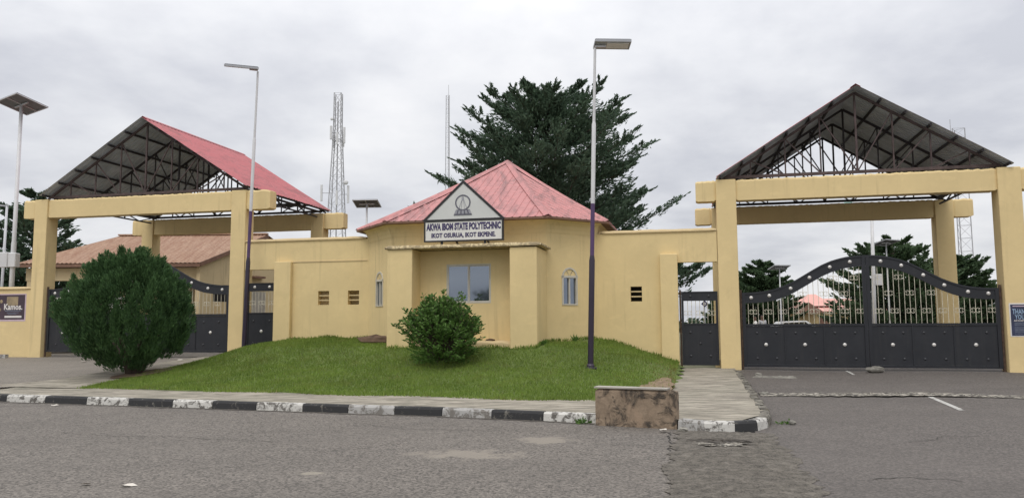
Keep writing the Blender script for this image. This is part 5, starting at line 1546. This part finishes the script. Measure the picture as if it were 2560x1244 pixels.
def person(label, loc, rz, shirt, s=1.0):
    t = thing('person', label, 'person', loc, rz)
    def skin(nm, verts, edges, rad, mat):
        me = bpy.data.meshes.new(nm); me.from_pydata([tuple(c * s for c in v) for v in verts], edges, []); me.update()
        o = link(nm, me, mat, t); md = o.modifiers.new('skin', 'SKIN')
        for i, r in enumerate(rad): me.skin_vertices[0].data[i].radius = (r * s, r * s)
        me.skin_vertices[0].data[0].use_root = True
        o.modifiers.new('sub', 'SUBSURF').render_levels = 1; md.use_smooth_shade = True; return o
    V = [(0, 0, .95), (0, 0, 1.15), (0, 0, 1.38), (0, 0, 1.48), (0, .01, 1.58), (0, .02, 1.72),
         (.19, 0, 1.40), (.24, .02, 1.12), (.25, -.08, .88), (.26, -.12, .78), (-.19, 0, 1.40), (-.24, .02, 1.12), (-.25, -.08, .88), (-.26, -.12, .78),
         (.10, 0, .88), (.11, -.02, .48), (.11, .02, .08), (.11, -.13, .04), (-.10, 0, .88), (-.11, .04, .48), (-.11, .06, .08), (-.11, -.09, .04)]
    Ed = [(0, 1), (1, 2), (2, 3), (3, 4), (4, 5), (2, 6), (6, 7), (7, 8), (8, 9), (2, 10), (10, 11), (11, 12), (12, 13), (0, 14), (14, 15), (15, 16), (16, 17), (0, 18), (18, 19), (19, 20), (20, 21)]
    Rd = [.13, .125, .14, .055, .095, .085, .06, .045, .035, .04, .06, .045, .035, .04, .09, .06, .04, .035, .09, .06, .04, .035]
    skin('body', V, Ed, Rd, M_skin)
    skin('shirt', [V[0], V[1], V[2], V[6], (.225, .015, 1.2), V[10], (-.225, .015, 1.2)], [(0, 1), (1, 2), (2, 3), (3, 4), (2, 5), (5, 6)], [.155, .15, .16, .085, .075, .085, .075], shirt)
    skin('trousers', [(0, 0, .93), V[14], V[15], V[16], V[18], V[19], V[20]], [(0, 1), (1, 2), (2, 3), (0, 4), (4, 5), (5, 6)], [.15, .115, .085, .065, .115, .085, .065], M_trouser)
    skin('hair', [(0, .03, 1.66), (0, .03, 1.75)], [(0, 1)], [.1, .075], M_rubber)
M_shirtg = simple('grey_shirt', (.36, .36, .37), .8, .08, 6)
person('person in white shirt walking left beyond the right gate', (13.95, 45, .17), math.radians(80), M_white)
person('person in pale grey shirt standing right of the walking person beyond the gate', (14.55, 45.6, .19), math.radians(20), M_shirtg, 1.02)

# ------------------------------------------------------------------ trees
layered_tree('layered_tree', 'huge dark tree with tiered spreading limbs behind the gatehouse', (1.7, 37, .2), 12.6,
             [(0, 4.6), (.2, 6.0), (.45, 5.9), (.6, 5.3), (.8, 4.4), (.92, 3.3), (1, 1.5)], 18, 14, 16, 42, (.24, .065), M_leafbig, None, .14, .27, .34, seed=5, fill=34000)
def bgtree(label, loc, h, prof, seed, mat=M_leafmid, z_lo=.14, layers=10, limbs=11, twigs=11, per=22, leaf=(.30, .11)):
    return layered_tree('layered_tree', label, loc, h, prof, layers, limbs, twigs, per, leaf, mat, 'tiered trees in the grounds', z_lo, .28, .2, seed, fill=int(4000 * (1 - z_lo)))
bgtree('small tiered tree seen left through the right gate', (16.6, 52, .2), 5.3, [(0, 2), (.3, 2.7), (.6, 2.5), (.85, 1.6), (1, .5)], 21)
bgtree('middle tiered tree behind the meeting bars of the right gate', (22.9, 47, .2), 6.3, [(0, 3), (.3, 4.0), (.6, 3.6), (.85, 2.4), (1, .8)], 22, z_lo=.12, layers=12, limbs=12)
bgtree('tiered tree behind the rear right pillar of the right canopy', (28.6, 50, .2), 5.6, [(0, 2.6), (.3, 3.4), (.6, 3.0), (.85, 1.9), (1, .6)], 23)
bgtree('tree whose upper limbs show in the opening above the right pedestrian gate', (7.5, 43, .2), 6.2, [(0, 1.6), (.5, 3.2), (.6, 3.2), (.85, 1.9), (1, .6)], 29, M_leafbig, .56, layers=6)
bgtree('low tree seen small through the right pedestrian gate', (15.3, 58, .2), 2.9, [(0, 1.0), (.3, 1.4), (.7, 1.2), (1, .4)], 24, z_lo=.14, layers=6, limbs=8)
bgtree('dark tiered tree behind the far left solar lamp', (-24.6, 40, .2), 8.2, [(0, 2.4), (.3, 3.3), (.6, 3.2), (.85, 2.0), (1, .6)], 25, M_leafbig)
bgtree('tree whose tip shows above the left slope of the gatehouse roof', (-4.6, 44, .2), 7.4, [(0, 2.0), (.3, 2.6), (.6, 2.2), (.85, 1.3), (1, .4)], 26, M_leafbig)
bgtree('wide tree across the road, mirrored in the right pane of gatehouse window', (-24.2, -27.8, 0), 5.9, [(0, 2), (.3, 3.4), (.6, 3.4), (.85, 2.2), (1, .8)], 27, M_leafbig)
bgtree('tree across the road, mirrored low in the left pane of gatehouse window', (-31.4, -26.2, 0), 4.6, [(0, 1.6), (.3, 2.2), (.6, 2.0), (.85, 1.4), (1, .6)], 28, M_leafbig)

# far line of bushes behind everything, a mass nobody could count
def far_wood():
    C = []; D = []
    r = random.Random(3)
    for k in range(9000):
        x = r.uniform(-90, 110); y = 110 + r.uniform(-8, 8); h = 2.2 + 1.5 * math.sin(x * .21) + 1.1 * math.sin(x * .53 + 1)
        C.append((x, y, r.random() * max(.8, h))); D.append((r.gauss(0, 1), r.gauss(0, 1), r.gauss(.2, .6)))
    o = link('far_wood', leaves_mesh('far_wood', C, D, .95, .5), M_leaffar); tag(o, 'distant line of low bushes along the horizon', 'bushes', kind='stuff')
far_wood()

# ------------------------------------------------------------------ shrubs
def thuja():
    u, v = -7.74, -4.9; x, y, _ = W(u, v); z = z_lawn(u, v)
    t = thing('round_shrub', 'big round dark green conifer shrub at the left edge of the lawn', 'shrub', (x, y, z))
    r = random.Random(12)
    C = []; D = []; Lg = []; Wd = []
    lumps = []
    for k in range(330):                                    # feathery upright plumes over an egg-shaped body
        a = r.random() * 6.283; f = r.random() ** .9
        lumps.append((a, f, r.uniform(.75, 1.25)))
    def rad(f):                                             # radius by height fraction
        return 1.50 * float(np.interp(f, [0, .08, .2, .38, .55, .7, .82, .92, 1], [.22, .50, .83, 1.0, .99, .88, .70, .44, .16]))
    H = 2.76; Z0 = .26
    for a, f, q in lumps:
        R = rad(f) * r.uniform(.88, 1.02) * (1 + .05 * math.sin(3 * a + 5 * f) + .04 * math.sin(7 * a - 9 * f))
        bx, by, bz = R * math.cos(a) - .2, R * math.sin(a), Z0 + H * f
        out = Vector((math.cos(a), math.sin(a), 0)); tip = (out * (.18 + .5 * (1 - f) * .35) + Vector((0, 0, 1))).normalized()
        ln = .42 * q; wd = .17 * q
        for w in range(215):
            s = r.random(); th = r.random() * 6.283; rr = wd * math.sqrt(r.random()) * (1.05 - s) ** .6
            c = Vector((bx, by, bz)) + tip * ((s - .45) * ln) + Vector((math.cos(th) * rr, math.sin(th) * rr, r.gauss(0, .02)))
            C.append(c); d = tip + Vector((math.cos(th), math.sin(th), 0)) * .45 + out * .25 + Vector((r.gauss(0, .2), r.gauss(0, .2), r.gauss(0, .15))); D.append(d)
    n_pl = len(C)
    for k in range(16000):                                   # inner fill
        a = r.random() * 6.283; f = r.random(); R = rad(f) * r.uniform(.55, .93)
        C.append(Vector((R * math.cos(a) - .2, R * math.sin(a), Z0 + H * f))); D.append(Vector((math.cos(a) * .5 + r.gauss(0, .3), math.sin(a) * .5 + r.gauss(0, .3), 1)))
    n = len(C)
    link('foliage', leaves_mesh('foliage', C, D, rng.uniform(.7, 1.3, n) * .105, rng.uniform(.7, 1.3, n) * .026), M_thuja, t)
    tb = MB()
    for k in range(7):
        a = 6.283 * k / 7; tb.tube([(.10 * math.cos(a), .10 * math.sin(a), -.05), (.2 * math.cos(a), .2 * math.sin(a), .3), (.6 * math.cos(a), .6 * math.sin(a), 1.0)], [.10, .07, .03], 6)
    part('stems', tb, M_bark, t, True)
    o = ragged_sheet('soil_ring', [(u + 1.05 * math.cos(a) * (1 if math.cos(a) > 0 else .28), v + .8 * math.sin(a)) for a in lin(0, 5.5, 8)], 0, M_soil, .07, 4, 14, zf=lambda a, b: z_lawn(a, b) + .035)
thuja()
def hibiscus():
    u, v = .13, -3.95; x, y, _ = W(u, v); z = z_lawn(u, v)
    t = thing('leafy_bush', 'rounded leafy green bush on the lawn before the gatehouse window', 'bush', (x, y, z))
    r = random.Random(8); C = []; D = []; st = MB()
    H = 1.62
    for k in range(330):
        a = r.random() * 6.283; f = r.random() ** .7 if k < 190 else r.uniform(.45, 1.0)
        R = 1.14 * float(np.interp(f, [0, .15, .4, .6, .8, 1], [.74, .95, 1.0, .92, .70, .22])) * (r.random() ** .28)
        tip = Vector((R * math.cos(a), R * math.sin(a) * .92, .08 + H * f * r.uniform(.93, 1.04)))
        if k % 11 == 0: tip += Vector((math.cos(a) * .2, math.sin(a) * .2, .16))
        root = Vector((tip.x * .25, tip.y * .25, tip.z * .35))
        st.tube([root, root.lerp(tip, .6) + Vector((0, 0, .05)), tip], [.010, .007, .003], 4, caps=False)
        d = (tip - root).normalized()
        for w in range(26):
            s = 1 - .55 * r.random() ** 1.3; p = root.lerp(tip, s); th = r.random() * 6.283
            o_ = Vector((math.cos(th), math.sin(th), r.uniform(-.3, .5)))
            C.append(p + o_ * .05); D.append(d * .55 + o_ * .8)
    for k in range(2600):
        a = r.random() * 6.283; f = r.random(); R = .86 * float(np.interp(f, [0, .4, .8, 1], [.85, 1.0, .7, .2])) * math.sqrt(r.random())
        C.append(Vector((R * math.cos(a), R * math.sin(a), .04 + H * .9 * f))); D.append(Vector((math.cos(a), math.sin(a), r.uniform(-.3, .8))))
    n = len(C)
    link('foliage', leaves_mesh('foliage', C, D, rng.uniform(.6, 1.3, n) * .105, rng.uniform(.7, 1.25, n) * .047), M_hib, t); part('stems', st, M_bark, t)
hibiscus()
def foot_grass():
    C = []; D = []; r = random.Random(91)
    segs = [((-6.5, -.16), (-3.5, 0.0)), ((-3.5, 0.0), (-2.3, -1.2)), ((-1.85, -2.66), (-1.1, -2.66)), ((-1.1, -2.62), (1.55, -2.62)), ((1.55, -2.66), (2.32, -2.66)), ((2.32, -2.6), (2.34, -1.25)), ((2.34, -1.22), (3.5, 0.0)), ((3.5, 0), (5.3, 0)), ((5.3, -.16), (5.78, -.16))]
    for a, b in segs:
        L = math.hypot(b[0] - a[0], b[1] - a[1])
        for k in range(int(L * 150)):
            t = r.random(); cl = .5 + .5 * math.sin(t * L * 5 + a[0] * 3)
            if r.random() > .25 + .75 * cl: continue
            u = a[0] + (b[0] - a[0]) * t; v = a[1] + (b[1] - a[1]) * t - abs(r.gauss(0, .05)) - .01; h = r.uniform(.04, .10) + .05 * cl * r.random() ** 2
            x, y, z = W(u, v, z_lawn(u, v) + h * .45); C.append((x, y, z)); D.append((r.gauss(0, .35), r.gauss(0, .35), 1)); 
    o = link('edge_grass', leaves_mesh('edge_grass', C, D, rng.uniform(.6, 1.5, len(C)) * .13, .022), M_grass); tag(o, 'longer unmown grass along the foot of the gatehouse walls', 'grass', kind='stuff')
foot_grass()
# weeds at the wall foot
def weed(label, u, v, h, n, seed):
    r = random.Random(seed); x, y, _ = W(u, v); t = thing('weed_tuft', label, 'weed', (x, y, z_lawn(u, v)), group='weeds along the wall foot')
    C = []; D = []
    for k in range(n):
        a = r.random() * 6.283; el = r.uniform(.4, 1.4); d = Vector((math.cos(a) * math.cos(el), math.sin(a) * math.cos(el), math.sin(el))); l = h * r.uniform(.4, 1)
        C.append(d * l * .5); D.append(d)
    link('leaves', leaves_mesh('leaves', C, D, [h * r.uniform(.5, 1.0) for _ in C], .03), M_hib, t)
weed('weed tuft at the foot of the right portico pier', 2.42, -2.35, .22, 40, 1)
weed('weed tuft below the right arched window of the gatehouse', 3.0, -.95, .26, 34, 2)
def weed_at(label, u, v, z, h, n, seed):
    r = random.Random(seed); t = thing('weed_tuft', label, 'weed', W(u, v, z), group='weeds along the wall foot'); C = []; D = []
    for k in range(n):
        a = r.random() * 6.283; el = r.uniform(.3, 1.3); d = Vector((math.cos(a) * math.cos(el), math.sin(a) * math.cos(el), math.sin(el))); C.append(d * h * r.uniform(.2, .6) + Vector((r.gauss(0, .05), r.gauss(0, .03), 0))); D.append(d)
    link('leaves', leaves_mesh('leaves', C, D, [h * r.uniform(.4, .8) for _ in C], .03), M_hib, t)
weed_at('small weed growing from the gutter beside the tan block', 4.42, -9.78, 0.0, .14, 40, 9)
weed_at('small weed at the kerb corner of the walkway beside the right drive', 7.5, -9.35, 0.01, .11, 26, 10)
weed('low weed tuft at the foot of the left canopy pillar near the lamp pole', -7.35, -.2, .18, 26, 3)
sl = rock('soil_mound', 'low brown mossy mound at the foot of the left portico pier', 'mound', (-2.62, -1.45, z_lawn(-2.6, -1.45) - .10), (1.05, .5, .36), M_soil, 66)
rock('rubble', 'small dark lump lying on the step under the gatehouse window', 'rubble', (.92, -2.2, 1.12), (.26, .16, .07), M_soil, 67, 'rubble pieces')
print('objects', len(bpy.data.objects), 'tris', sum(len(m.polygons) for m in bpy.data.meshes))
